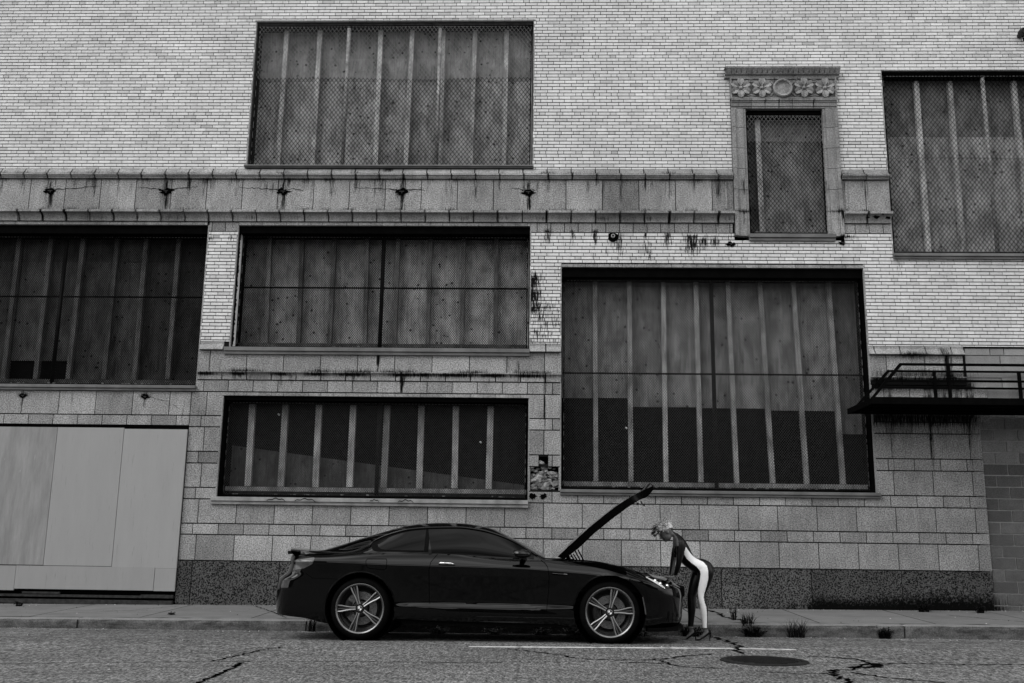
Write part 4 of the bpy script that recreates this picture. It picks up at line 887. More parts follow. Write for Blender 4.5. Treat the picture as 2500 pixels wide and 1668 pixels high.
# side skin by height lines; ends closed by the rounding of the plan
def skin(side):
    m = MB(); NX, NZ = 230, 46
    T = np.linspace(0, 1, NZ); P = np.zeros((NZ, NX, 3))
    U = (1 - np.cos(np.linspace(0, math.pi, NX))) / 2 * .35 + np.linspace(0, 1, NX) * .65
    for j, t in enumerate(T):
        z = np.full(NX, .2 + .7 * t)
        for _ in range(6):
            x = xr(z) + (xf(z) - xr(z)) * U
            z = zbot(x) + (zbelt(x) - zbot(x)) * t
        wv = sidew(x, z); P[j, :, 0] = x; P[j, :, 1] = wv; P[j, :, 2] = z
    for cx, cz, R in WHL:                                    # snap to the wheel arches
        d = np.hypot(P[:, :, 0] - cx, P[:, :, 2] - cz); k = (np.abs(d - R) < .011)
        f = np.where(k, R / d, 1); P[:, :, 0] = cx + (P[:, :, 0] - cx) * f; P[:, :, 2] = cz + (P[:, :, 2] - cz) * f
    V = [(x, CY + side * y, z) for x, y, z in P.reshape(-1, 3)]; F = []
    for j in range(NZ - 1):
        for i in range(NX - 1):
            q = [P[j, i], P[j, i + 1], P[j + 1, i + 1], P[j + 1, i]]; c = sum(q) / 4
            if any(math.hypot(c[0] - cx, c[2] - cz) < R - .001 for cx, cz, R in WHL): continue
            F.append((j * NX + i, j * NX + i + 1, (j + 1) * NX + i + 1, (j + 1) * NX + i))
    m.add(V, F)
    for cx, cz, R in WHL:                                    # rolled arch lips
        n = 60; rows = [[], [], [], []]
        for i in range(n + 1):
            a = math.radians(-18) + math.radians(216) * i / n
            for r_, (rad, o_) in enumerate(((R + .010, .0005), (R + .005, .002), (R - .002, .001), (R - .006, -.10))):
                x, z = cx + rad * math.cos(a), cz + rad * math.sin(a)
                rows[r_].append((x, CY + side * (float(sidew(x, min(max(z, float(zbot(x))), float(zbelt(x))))) + o_), z))
        m.grid(rows)
    return m
m = skin(-1); m2 = skin(1); m.add(m2.v, m2.f)
# top skin: belt -> rail -> roof centre, tail to windscreen base
RAILZ = [(-3.2, .975), (-2.62, .983), (-2.3, 1.005), (-2.05, 1.078), (-1.989, 1.117), (-1.806, 1.190), (-1.581, 1.245), (-1.316, 1.268), (-1.01, 1.276), (-.744, 1.250), (-.544, 1.200), (-.36, 1.130), (-.2, 1.045), (-.05, .965), (.03, .930)]
RAILW = [(-3.2, .80), (-2.62, .72), (-2.3, .66), (-2.05, .62), (-1.8, .61), (-1.3, .62), (-1.0, .62), (-.7, .63), (-.36, .66), (-.1, .71), (.03, .76)]
CENZ = [(-3.2, .975), (-3.0, .985), (-2.72, .992), (-2.48, 1.063), (-2.21, 1.155), (-1.92, 1.242), (-1.68, 1.303), (-1.45, 1.335), (-1.21, 1.345), (-1.0, 1.341), (-.82, 1.322), (-.65, 1.287), (-.48, 1.220), (-.38, 1.172), (-.2, 1.085), (.03, .975), (.2, .930)]
def topsec(x):
    zb = float(zbelt(x)); wb = max(float(plan(x, zb) - inset(x, zb)), 0.0); zr, zc = float(itp(x, RAILZ)), float(itp(x, CENZ)); wr = min(float(itp(x, RAILW)), wb * .97)
    zr = max(zr, zb + .002); zc = max(zc, zr + .004)
    return wb, zb, wr, zr, zc
def topw(x, z):
    wb, zb, wr, zr, zc = topsec(x); t = min(max((z - zb) / max(zr - zb, .01), 0), 1); b0 = .012 * min(1, (zr - zb) / .1)
    return wb - b0 + (wr - wb + b0) * (t ** 1.12) + .018 * math.sin(math.pi * t) * min(1, (zr - zb) / .2)
XS = np.concatenate([np.linspace(-3.19, -2.7, 18), np.linspace(-2.66, .03, 90)]); rowsN = []; mats = []
NA, NB = 10, 14
def toprow(x, s):
    wb, zb, wr, zr, zc = topsec(x); r = [(x, CY + s * wb, zb)]
    for k in range(NA): z = zb + (zr - zb) * k / (NA - 1); r.append((x, CY + s * topw(x, z), z))
    for k in range(1, NB + 1):
        t = k / NB; wv = wr * (1 - t); r.append((x, CY + s * wv, zr + (zc - zr) * (1 - (1 - t) ** 2.3)))
    return r
def glass_at(x, k):       # k index across the top section
    return (k >= NA + 1) and ((-.66 < x) or (-2.58 < x < -1.86))
mw, mr_ = MB(), MB()
for s in (-1, 1):
    R_ = [toprow(x, s) for x in XS]; n = len(R_[0])
    for i in range(len(XS) - 1):
        for k in range(n - 1):
            xm = (XS[i] + XS[i + 1]) / 2; q = [R_[i][k], R_[i][k + 1], R_[i + 1][k + 1], R_[i + 1][k]]
            t_ = mw if (glass_at(xm, k) and xm > -1) else (mr_ if glass_at(xm, k) else m)
            t_.add(q, [(0, 1, 2, 3)])
# nose cap forward of the bonnet opening, and fender tops beside it
def capz(x, f): zb = float(zbelt(x)); return zb + .02 * (1 - f) ** .5 * 0 + .03 * (1 - f ** 2) * min(1, max(0, (1.66 - x) / .1))
for s in (-1, 1):
    for x0_, x1_, inner in ((.03, 1.28, True), (1.28, 1.66, False)):
        n = 40; rows = []
        fr = (1, .985, .96, .93, .90) if inner else (1, .97, .9, .75, .5, .25, 0)
        for f in fr:
            row = []
            for i in range(n + 1):
                x = x0_ + (x1_ - x0_) * i / n; zb = float(zbelt(x)); wb = float(sidew(x, zb))
                if inner: z = zb + .012 * math.sin((1 - f) * 16) - (.05 if f == .90 else 0)
                else: z = capz(x, f)
                row.append((x, CY + s * wb * f, z))
            rows.append(row)
        m.grid(rows)
    # rear lip spoiler
m.grid([[(x_ - .10 * (1 - (abs(i / 24 - .5) * 2) ** 2) * (x_ < -2.85), CY - .72 + 1.44 * i / 24, z_ - .03 * (abs(i / 24 - .5) * 2) ** 4) for i in range(25)] for x_, z_ in ((-2.66, .990), (-2.80, .992), (-2.97, 1.010), (-2.975, 1.003), (-2.93, .955))])
body = m.build('body', M['paint_black'], car, smooth=True, autos=math.radians(38))
bm = bmesh.new(); bm.from_mesh(body.data); bmesh.ops.remove_doubles(bm, verts=bm.verts, dist=.0012); bmesh.ops.recalc_face_normals(bm, faces=bm.faces); bm.to_mesh(body.data); bm.free(); body.data.set_sharp_from_angle(angle=math.radians(35))
mw.build('windscreen', M['glass_dark'], car, smooth=True); mr_.build('rear_window', M['glass_dark'], car, smooth=True)
for o_ in (bpy.data.objects['windscreen'], bpy.data.objects['rear_window']):
    bm = bmesh.new(); bm.from_mesh(o_.data); bmesh.ops.remove_doubles(bm, verts=bm.verts, dist=.0008); bmesh.ops.recalc_face_normals(bm, faces=bm.faces); bm.to_mesh(o_.data); bm.free()
# underbody, wheel wells, engine bay
part('underbody', M['trim_black'], car, lambda m: (m.box(-1.62, .30, CY - .84, CY + .84, .17, .60), m.box(-2.85, -2.52, CY - .66, CY + .66, .28, .8), m.box(1.18, 1.50, CY - .62, CY + .62, .16, .55), m.box(-2.6, 1.2, CY - .60, CY + .60, .19, .62),
      *[m.lathe_y(cx, cz, [(R - .004, CY + s * .90), (R - .006, CY + s * .50), (.001, CY + s * .50)], 40) for cx, cz, R in WHL for s in (-1, 1)]))
part('engine_cover', M['trim_black'], car, lambda m: (m.box(.06, 1.30, CY - .80, CY + .80, .55, .74), m.box(.3, .85, CY - .36, CY + .36, .74, .83), m.box(.10, .22, CY - .72, CY + .72, .74, .88)), bevel=.02)
# patches laid over the skin, 3 mm proud
def patch(m, xs, lo, hi, fn, n=10, off=.003, s=-1):
    rows = []
    for k in range(n + 1):
        row = []
        for x in xs:
            z = lo(x) + (hi(x) - lo(x)) * k / n; row.append((x, CY + s * (fn(x, z) + off), z))
        rows.append(row)
    m.grid(rows)
L_ = lambda pts: (lambda x: float(itp(x, pts)))
def lin(pts): return lambda x: float(np.interp(x, [p[0] for p in pts], [p[1] for p in pts]))
for s in (-1, 1):
    q = MB(); patch(q, np.linspace(-2.03, -1.335, 40), L_([(-2.03, 1.062), (-1.99, 1.005), (-1.93, .990), (-1.335, .988)]), L_([(-2.03, 1.068), (-1.97, 1.112), (-1.806, 1.178), (-1.581, 1.235), (-1.335, 1.258)]), topw, 14, .004, s)
    q.build('window_surround_trim', M['trim_black'], car, smooth=True)
    q = MB(); patch(q, np.linspace(-1.945, -1.385, 36), L_([(-1.945, 1.072), (-1.925, 1.035), (-1.87, 1.012), (-1.8, 1.006), (-1.385, 1.004)]), L_([(-1.945, 1.078), (-1.90, 1.115), (-1.8, 1.160), (-1.67, 1.205), (-1.54, 1.232), (-1.385, 1.248)]), topw, 14, .007, s)
    q.build('quarter_window', M['glass_dark'], car, smooth=True)
    q = MB(); dl = lin([(-1.36, .984), (-.36, .942), (-.08, .930)]); dh = L_([(-1.36, 1.254), (-1.0, 1.262), (-.744, 1.234), (-.544, 1.186), (-.36, 1.116), (-.2, 1.032), (-.08, .952)])
    xsd = np.linspace(-1.36, -.10, 60); rows = []
    for k in range(15):
        row = []
        for x in xsd:
            z = dl(x) + (dh(x) - dl(x)) * k / 14; xx = x + max(0, (1.25 - z) * .24) * max(0, 1 - (x + 1.36) / .5); row.append((xx, CY + s * (topw(xx, min(z, dh(max(xx, -1.36)))) + .006), min(z, dh(max(xx, -1.36)))))
        rows.append(row)
    q.grid(rows); q.build('door_window', M['glass_dark'], car, smooth=True)
RT = [(-2.05, 1.055), (-2.04, 1.085), (-1.989, 1.122), (-1.806, 1.197), (-1.581, 1.252), (-1.316, 1.274), (-1.01, 1.282), (-.744, 1.255), (-.544, 1.205), (-.36, 1.135), (-.2, 1.050), (-.06, .968)]
for s in (-1, 1):
    q = MB(); xs_ = np.linspace(-2.05, -.06, 70); q.tube([(x, CY + s * (topw(x, float(itp(x, RT)) - .006) + .004), float(itp(x, RT)) - .002) for x in xs_], [.004 + .009 * math.sin(math.pi * min(1, i / 12) / 2) for i in range(70)], 8); q.build('roof_rail', M['paint_black'], car, smooth=True)
def sw(x, z): return float(sidew(x, min(z, float(zbelt(x)))))
def line(m, pts, w_, s, off=.0015, n=14, fn=None):
    fn = fn or (lambda x, z: sw(x, z) if z <= float(zbelt(x)) else topw(x, z)); P = []
    for a, b in zip(pts[:-1], pts[1:]):
        for i in range(n): P.append((a[0] + (b[0] - a[0]) * i / n, a[1] + (b[1] - a[1]) * i / n))
    P.append(pts[-1]); vs = []
    for i, p in enumerate(P):
        a, b = P[max(i - 1, 0)], P[min(i + 1, len(P) - 1)]; dx, dz = b[0] - a[0], b[1] - a[1]; l = math.hypot(dx, dz) or 1; nx, nz = -dz / l * w_ / 2, dx / l * w_ / 2
        for sg in (1, -1): x, z = p[0] + sg * nx, p[1] + sg * nz; vs.append((x, CY + s * (fn(x, z) + off), z))
    m.add(vs, [(2 * i, 2 * i + 1, 2 * i + 3, 2 * i + 2) for i in range(len(P) - 1)])
for s in (-1, 1):
    q = MB()
    line(q, [(-1.222, .968), (-1.29, .876), (-1.307, .781), (-1.296, .417), (-1.139, .345)], .006, s); line(q, [(-.02, .915), (.03, .88), (.06, .838), (.076, .738), (.074, .612), (.048, .32)], .006, s)
    line(q, [(-1.10, .335), (.04, .318)], .006, s); line(q, [(-2.36, .669), (-2.66, .678), (-2.75, .74)], .004, s); line(q, [(1.0, .745), (1.24, .67)], .005, s)
    q.build('door_gap', M['gap'], car)
    q = MB(); line(q, [(-2.04, .88), (-2.025, .902), (-1.81, .905), (-1.797, .88), (-1.797, .80), (-1.83, .782), (-2.0, .797), (-2.027, .82), (-2.04, .88)], .006, s); q.build('fuel_flap', M['gap'], car)
    q = MB(); n = 16; rows = []
    for r_, o_ in ((0, .016), (.35, .018), (.7, .012), (1, -.004)):
        rows.append([(-1.105 + .105 * r_ * math.cos(2 * math.pi * i / n), CY + s * (sw(-1.105, .856) + o_ * .3 - .006 + (.01 if r_ < .1 else 0)), .850 + .032 * r_ * math.sin(2 * math.pi * i / n)) for i in range(n + 1)])
    q.grid(rows); hb = q.build('door_handle', M['trim_black'], car, smooth=True)
    q = MB(); q.tube([(-1.20, CY + s * (sw(-1.2, .858) + .012), .862), (-1.17, CY + s * (sw(-1.17, .862) + .032), .868), (-1.05, CY + s * (sw(-1.05, .862) + .034), .864), (-1.01, CY + s * (sw(-1.01, .855) + .012), .855)], [.007, .012, .012, .006], 8); q.build('handle_bar', M['chrome'], hb, smooth=True)
    # mirror
    mi_ = MB(); mc_ = Vector((-.255, CY + s * .965, .985)); rows = []
    for i in range(9):
        t = i / 8; ph = math.pi * t; rr_ = math.sin(ph) ** .6
        rows.append([(mc_.x - .105 * math.cos(ph) + .02, mc_.y + s * .085 * rr_ * math.cos(a), mc_.z + .006 * math.cos(ph) + .056 * rr_ * math.sin(a) * (1 - .25 * t)) for a in np.linspace(0, 2 * math.pi, 17)])
    mi_.grid(rows); mi_.tube([(-.22, CY + s * .80, .925), (-.24, CY + s * .88, .94), (-.25, CY + s * .93, .955)], [.04, .03, .025], 8); mo = mi_.build('side_mirror', M['paint_black'], car, smooth=True)
    q = MB(); q.box(-.345, -.30, CY + s * .90 - .004, CY + s * 1.02 + .004, .985, .995); q.build('mirror_trim', M['lens_dark'], mo)
    # door sill blade
    q = MB(); patch(q, np.linspace(-1.56, .17, 50), lin([(-1.56, .385), (-1.142, .343), (-.345, .324), (.17, .315)]), L_([(-1.56, .387), (-1.5, .412), (-.35, .405), (-.195, .420), (-.04, .375), (.17, .318)]), lambda x, z: sw(x, z) + .012 - .10 * (z - .33), 5, .006, s)
    q.build('side_skirt', M['paint_black'], car, smooth=True)
    q = MB(); patch(q, np.linspace(-1.55, .04, 40), L_([(-1.55, .284), (-1.36, .245), (-.35, .216), (.04, .232)]), L_([(-1.55, .288), (-1.36, .282), (-.58, .262), (-.04, .250), (.04, .236)]), lambda x, z: .885 - .4 * (z - .2), 4, .0, s); q.build('sill_blade', M['paint_black'], car, smooth=True)
    # gill behind the front wheel
    q = MB(); q.add([(x, CY + s * (sw(x, z) + .004), z) for x, z in ((.099, .776), (.292, .766), (.378, .752), (.380, .738), (.33, .70), (.253, .659), (.15, .60), (.093, .563), (.14, .62), (.26, .71), (.12, .742))], [(0, 1, 9, 10), (1, 2, 3, 9), (3, 4, 5, 9), (5, 6, 8, 9), (6, 7, 8)])
    vo = q.build('fender_vent', M['paint_black'], car)
    q = MB(); q.add([(x, CY + s * (sw(x, z) + .009), z) for x, z in ((.11, .766), (.29, .757), (.29, .748), (.12, .750))], [(0, 1, 2, 3)]); q.build('vent_bar', M['gap'], vo); q = MB(); q.add([(x, CY + s * (sw(x, z) + .012), z) for x, z in ((.115, .771), (.285, .763), (.285, .760), (.115, .768))], [(0, 1, 2, 3)]); q.add([(x, CY + s * (sw(x, z) + .014), z) for x, z in ((.245, .769), (.285, .767), (.285, .757), (.245, .759))], [(0, 1, 2, 3)]); q.build('vent_badge', M['chrome'], vo)
    # lights
    q = MB(); patch(q, np.linspace(-2.875, -2.645, 24), lin([(-2.875, .765), (-2.76, .785), (-2.66, .838), (-2.645, .88)]), lin([(-2.875, .870), (-2.85, .874), (-2.66, .914), (-2.645, .90)]), sw, 8, .006, s); q.build('tail_light', M['lens_dark'], car, smooth=True)
    q = MB(); patch(q, np.linspace(1.185, 1.50, 30), lin([(1.185, .738), (1.33, .645), (1.41, .605), (1.50, .612)]), lin([(1.185, .748), (1.23, .747), (1.36, .712), (1.47, .668), (1.50, .645)]), sw, 8, .005, s); hl = q.build('headlight', M['glass_dark'], car, smooth=True)
    q = MB(); patch(q, np.linspace(1.195, 1.41, 24), lin([(1.195, .736), (1.33, .655), (1.41, .612)]), lin([(1.195, .745), (1.24, .742), (1.30, .715), (1.41, .625)]), sw, 5, .008, s); q.build('headlight_reflector', M['lens'], hl, smooth=True)
    for x_, z_ in ((1.30, .70), (1.355, .668), (1.44, .645)):
        q = MB(); rows = [[(x_ + r_ * math.cos(a), CY + s * (sw(x_, z_) + .012 + (.012 if r_ < .01 else 0)), z_ + r_ * math.sin(a)) for a in np.linspace(0, 2 * math.pi, 13)] for r_ in (.0001, .012, .022)]; q.grid(rows); q.build('lamp_lens', M['chrome'], hl, smooth=True)
    q = MB(); line(q, [(1.144, .52), (1.165, .42), (1.178, .33)], .014, s, .004); q.build('bumper_reflector', M['lens_dark'], car)
# front bumper intake slats, grille and rear details
part('grille', M['trim_black'], car, lambda m: [m.box(1.62, 1.712, CY + s * .06 - .03 * (s < 0) - (.20 if s < 0 else 0), CY + s * .06 + .03 * (s > 0) + (.20 if s > 0 else 0), .50, .63) for s in (-1, 1)], bevel=.02)
part('grille_bar', M['chrome'], car, lambda m: [m.box(1.700, 1.718, CY + s * (.09 + .035 * k) - .005, CY + s * (.09 + .035 * k) + .005, .505, .625) for s in (-1, 1) for k in range(5)])
part('front_splitter', M['trim_black'], car, lambda m: m.prism([(1.20, CY - .86), (1.42, CY - .80), (1.58, CY - .62), (1.68, CY - .3), (1.70, CY), (1.68, CY + .3), (1.58, CY + .62), (1.42, CY + .80), (1.2, CY + .86)], .135, .175, 'z'))
def fins(m):
    for k in range(3):
        x = 1.44 + .05 * k; z0_, z1_ = .24, .36 - .02 * k; y = CY - float(sidew(x, .3)) - .004
        m.add([(x, y, z0_), (x + .014, y + .006, z0_), (x + .022, y + .006, z1_), (x + .010, y, z1_)], [(0, 1, 2, 3)])
part('bumper_intake', M['glass_dark'], car, fins)
part('rear_diffuser', M['trim_black'], car, lambda m: m.box(-3.10, -2.8, CY - .5, CY + .5, .24, .30))
part('exhaust_pipe', M['alloy_dark'], car, lambda m: [m.tube([(-3.10, CY + s * .52, .29), (-2.9, CY + s * .52, .31)], .04, 12) for s in (-1, 1)])
# bonnet, raised
bt = [(.175, .957), (.33, 1.10), (.53, 1.285), (.73, 1.447), (.88, 1.560), (1.07, 1.678), (1.20, 1.742), (1.296, 1.790)]
bu = [(.25, .925), (.435, 1.065), (.60, 1.225), (.81, 1.395), (1.0, 1.535), (1.148, 1.628), (1.235, 1.66), (1.312, 1.752)]
m = MB(); rows_t, rows_u = [], []
for k in range(21):
    f = k / 20 * 2 - 1
    rt, ru = [], []
    for i in range(25):
        t = i / 24; wv = .73 - .03 * t
        xt, zt = [float(np.interp(t * 7, range(8), [p[j] for p in bt])) for j in (0, 1)]; xu, zu = [float(np.interp(t * 7, range(8), [p[j] for p in bu])) for j in (0, 1)]
        cr_ = .002 * (1 - f * f); y = CY + f * wv; dx_ = .10 * (1 - f * f) * max(0, t - .7) / .3
        rt.append((xt - cr_ * .65 + dx_ * .7, y, zt + cr_ * .7 + dx_ * .6)); ru.append((xu - cr_ * .65 + dx_ * .7 + (-.045 if abs(f) < .85 else 0), y, zu + cr_ * .7 + dx_ * .6 + (.05 if abs(f) < .85 else 0)))
    rows_t.append(rt); rows_u.append(ru)
m.grid(rows_t); m.grid(rows_u)
for r_, u_ in ((rows_t[0], rows_u[0]), (rows_t[-1], rows_u[-1])): m.grid([r_, u_])
m.grid([[r[0] for r in rows_t], [r[0] for r in rows_u]]); m.grid([[r[-1] for r in rows_t], [r[-1] for r in rows_u]])
bon = m.build('bonnet', M['paint_black'], car, smooth=True, autos=math.radians(35)); bon['label'] = 'raised black bonnet'
part('bonnet_latch', M['alloy_dark'], bon, lambda m: (m.tube([(1.165, CY - .60, 1.62), (1.19, CY - .60, 1.575), (1.21, CY - .60, 1.56), (1.215, CY - .60, 1.585)], .008, 6), m.tube([(1.13, CY - .58, 1.60), (1.135, CY - .58, 1.57)], .012, 6)))
for s in (-1, 1):
    part('bonnet_strut', M['trim_black'], bon, lambda m: (m.tube([(.415, CY + s * .66, 1.04), (.50, CY + s * .66, .885)], .009, 8), m.tube([(.36, CY + s * .67, .99), (.415, CY + s * .67, .905)], .008, 8)), smooth=True)
    part('bonnet_hinge', M['trim_black'], bon, lambda m: (m.tube([(.29, CY + s * .69, .985), (.345, CY + s * .69, .895), (.40, CY + s * .69, .885)], .013, 6), m.tube([(.33, CY + s * .69, .97), (.36, CY + s * .69, .93), (.29, CY + s * .69, .91)], .010, 6)), smooth=True)
part('wiper_cowl', M['trim_black'], car, lambda m: m.box(-.02, .26, CY - .70, CY + .70, .885, .925), bevel=.01)
# wheels
def wheel(cx, cz, s, a0):
    yo = CY + s * .925                                   # outer face of the tyre
    Y = lambda d: yo - s * d
    t = MB(); t.lathe_y(cx, cz, [(.268, Y(.020)), (.275, Y(.004)), (.30, Y(.0)), (.325, Y(.012)), (.340, Y(.035)), (.344, Y(.08)), (.344, Y(.22)), (.335, Y(.265)), (.30, Y(.28)), (.27, Y(.27))], 72)
    w_ = empty('wheel', (cx, yo, cz)); w_.parent = car; w_.matrix_parent_inverse = Matrix.Translation(-car.location)
    def sub(name, mat, mb, **k):
        o = mb.build(name, mat, None, **k); o.parent = w_; o.matrix_parent_inverse = Matrix.Translation((-cx, -yo, -cz)); return o
    sub('tyre', M['tyre'], t, smooth=True)
    r = MB(); r.lathe_y(cx, cz, [(.268, Y(.022)), (.282, Y(.003)), (.281, Y(-.003)), (.274, Y(-.004)), (.262, Y(.004)), (.258, Y(.022)), (.250, Y(.034)), (.246, Y(.10)), (.235, Y(.20)), (.235, Y(.25))], 72); 
    for k in range(5):
        a = math.radians(a0 + 72 * k); ca, sa = math.cos(a), math.sin(a)
        def pt(rad, lat, d): return (cx + rad * ca - lat * sa, Y(d), cz + rad * sa + lat * ca)
        for sg in (-1, 1):                                # each spoke is a pair of blades spreading to the rim
            prof = [(.050, .010, .022, .030, .012), (.10, .012, .017, .034, .010), (.16, .020, .018, .036, .008), (.21, .030, .017, .038, .008), (.262, .034, .016, .040, .010)]
            P = []
            for rad, c_, hw, dep, d in prof:
                P.append([pt(rad, sg * (c_ - hw * .55), d + dep), pt(rad, sg * (c_ - hw * .5), d + .006), pt(rad, sg * (c_ + hw * .1), d), pt(rad, sg * (c_ + hw * .55), d + .006), pt(rad, sg * (c_ + hw * .65), d + dep)])
            r.grid(P)
        r.grid([[pt(rad, l_, d + .016) for l_ in (-.006, 0, .006)] for rad, d in ((.06, .01), (.15, .008), (.262, .01))])
    sub('rim', M['alloy'], r, smooth=True, autos=math.radians(30))
    b = MB()
    for k in range(5):
        a = math.radians(a0 + 72 * k); ca, sa = math.cos(a), math.sin(a)
        def pt(rad, lat, d): return (cx + rad * ca - lat * sa, Y(d), cz + rad * sa + lat * ca)
        b.grid([[pt(rad, l_, d + .026) for l_ in (-w2, w2)] for rad, d, w2 in ((.05, .01, .022), (.15, .008, .03), (.262, .01, .046))])
    b.lathe_y(cx, cz, [(.245, Y(.10)), (.20, Y(.13)), (.0001, Y(.13))], 48); sub('rim_back', M['alloy_dark'], b)
    d = MB(); d.lathe_y(cx, cz, [(.100, Y(.085)), (.185, Y(.085)), (.187, Y(.10))], 60); disc = sub('brake_disc', M['disc'], d)
    q = MB()
    for k in range(60):
        aa = 2 * math.pi * k / 60; rd = .125 + .018 * (k % 3) + .006; x_, z_ = cx + rd * math.cos(aa), cz + rd * math.sin(aa)
        q.add([(x_ + .0042 * math.cos(j * math.pi / 3), Y(.0845), z_ + .0042 * math.sin(j * math.pi / 3)) for j in range(6)], [tuple(range(6))])
    sub('disc_hole', M['gap'], q, fix=False)['kind'] = 'stuff'
    q = MB(); aa = math.pi if a0 > 20 else math.pi; rows = []
    for rad, dd in ((.11, .07), (.13, .06), (.18, .06), (.195, .075)): rows.append([(cx + rad * math.cos(aa + v), Y(dd), cz + rad * math.sin(aa + v)) for v in np.linspace(-.55, .55, 12)])
    q.grid(rows); sub('brake_caliper', M['alloy_dark'], q, smooth=True)
    q = MB(); q.lathe_y(cx, cz, [(.085, Y(.05)), (.08, Y(.034)), (.055, Y(.030)), (.050, Y(.022)), (.0001, Y(.020))], 40)
    for k in range(5): a = math.radians(a0 + 36 + 72 * k); q.lathe_y(cx + .058 * math.cos(a), cz + .058 * math.sin(a), [(.0001, Y(.022)), (.011, Y(.022)), (.011, Y(.04))], 8)
    sub('hub', M['alloy_dark'], q)
    q = MB(); q.lathe_y(cx, cz, [(.0001, Y(.006)), (.026, Y(.006)), (.032, Y(.009)), (.034, Y(.022))], 32); sub('hub_cap', M['alloy'], q)
    q = MB(); q2 = MB()
    for k in range(4):
        P = [(cx, Y(.005), cz)] + [(cx + .022 * math.cos(math.pi / 2 * k + v), Y(.005), cz + .022 * math.sin(math.pi / 2 * k + v)) for v in np.linspace(0, math.pi / 2, 7)]
        (q if k % 2 else q2).add(P, [tuple(range(8))])
    sub('emblem_quarter', M['emblem_white'], q, fix=False); sub('emblem_quarter', M['emblem_dark'], q2, fix=False)
for cx, cz, _ in WHL:
    for s in (-1, 1): wheel(cx, .345, s, 37 if cx < 0 else 5)
# ------------------------------------------------------------------ the woman leaning on the car
M['suit'] = plain('black_catsuit', .002, .36, var=.2, scale=30, spec=.25)
M['suit_white'] = plain('white_side_panel', .80, .5, var=.03, scale=40)
M['suit_grey'] = plain('grey_panel', .16, .5, var=.1, scale=30)
M['skin'] = plain('skin', .13, .5, var=.08, scale=15, spec=.35)
M['skin_shoe'] = plain('skin_lower', .06, .5, var=.08, scale=15)
M['hair'] = plain('blond_hair', .62, .55, var=.35, scale=60); M['hair_dark'] = plain('darker_hair', .07, .6, var=.4, scale=60)
M['shoe'] = plain('black_shoe', .001, .3, var=.1, spec=.2)
PY = 12.76
def pw(x, z, y=PY):
    k = y / 12.6; return Vector((x * k, y, 1.047 + (z - 1.047) * k))
def zx(X, Y): return (1.39 + .001106 * (X - 220) - 1.85e-5 * (Y - 230), 1.304 - .001082 * (Y - 230))
def limb(m, st, n=20):
    """st: (centre, half thickness in the profile plane, half width across) ; closed tapered tube"""
    P = [s[0] for s in st]; rows = []
    for i, (c, a, b) in enumerate(st):
        d = (P[min(i + 1, len(P) - 1)] - P[max(i - 1, 0)]).normalized(); side = Vector((0, 1, 0)); nrm = d.cross(side)
        if nrm.length < .2: nrm = Vector((0, 0, 1))
        nrm.normalize(); side = nrm.cross(d).normalized()
        rows.append([c + nrm * a * math.cos(2 * math.pi * k / n) + side * b * math.sin(2 * math.pi * k / n) for k in range(n)])
    vs = [v for r in rows for v in r]; N = len(rows)
    fs = [(i * n + k, i * n + (k + 1) % n, (i + 1) * n + (k + 1) % n, (i + 1) * n + k) for i in range(N - 1) for k in range(n)]
    fs += [tuple(range(n - 1, -1, -1)), tuple((N - 1) * n + k for k in range(n))]
    m.add(vs, fs)
def dens(st, sub=5):
    out_ = []; ts = np.arange(len(st)); A = np.array([[*s[0], s[1], s[2]] for s in st])
    tt = np.linspace(0, len(st) - 1, (len(st) - 1) * sub + 1)
    cols = [itp(tt, list(zip(ts, A[:, j]))) for j in range(5)]
    return [(Vector((cols[0][i], cols[1][i], cols[2][i])), cols[3][i], cols[4][i]) for i in range(len(tt))]
def ell(m, c, ax, rad, n=16):
    """ellipsoid: ax = three unit vectors"""
    rows = []
    for i in range(1, n):
        ph = math.pi * i / n; rows.append([c + ax[0] * rad[0] * math.sin(ph) * math.cos(a) + ax[1] * rad[1] * math.sin(ph) * math.sin(a) + ax[2] * rad[2] * math.cos(ph) for a in [2 * math.pi * k / n for k in range(n)]])
    vs = [c + ax[2] * rad[2]] + [v for r in rows for v in r] + [c - ax[2] * rad[2]]; N = len(rows)
    fs = [(0, 1 + k, 1 + (k + 1) % n) for k in range(n)] + [(1 + i * n + k, 1 + (i + 1) * n + k, 1 + (i + 1) * n + (k + 1) % n, 1 + i * n + (k + 1) % n) for i in range(N - 1) for k in range(n)]
    fs += [(1 + (N - 1) * n + (k + 1) % n, 1 + (N - 1) * n + k, len(vs) - 1) for k in range(n)]
    m.add(vs, fs)
pm = MB()
limb(pm, dens([(pw(1.640, 1.232), .034, .045), (pw(1.665, 1.185), .062, .125), (pw(1.692, 1.12), .085, .150), (pw(1.725, 1.035), .098, .135), (pw(1.775, .955), .088, .118), (pw(1.828, .900), .080, .112), (pw(1.885, .870), .092, .130), (pw(1.955, .842), .108, .158), (pw(2.005, .80), .098, .155), (pw(2.02, .76), .06, .12)]))
YN, YF = PY - .085, PY + .085
limb(pm, dens([(pw(1.99, .86, YN), .085, .075), (pw(2.000, .79, YN), .100, .088), (pw(1.985, .70, YN), .086, .080), (pw(1.962, .60, YN), .064, .064), (pw(1.946, .51, YN), .045, .048), (pw(1.958, .43, YN), .047, .050), (pw(1.969, .36, YN), .046, .048), (pw(1.976, .25, YN), .037, .036), (pw(1.976, .15, YN), .030, .029), (pw(1.985, .10, YN), .027, .026), (pw(1.988, .075, YN), .024, .024)]))
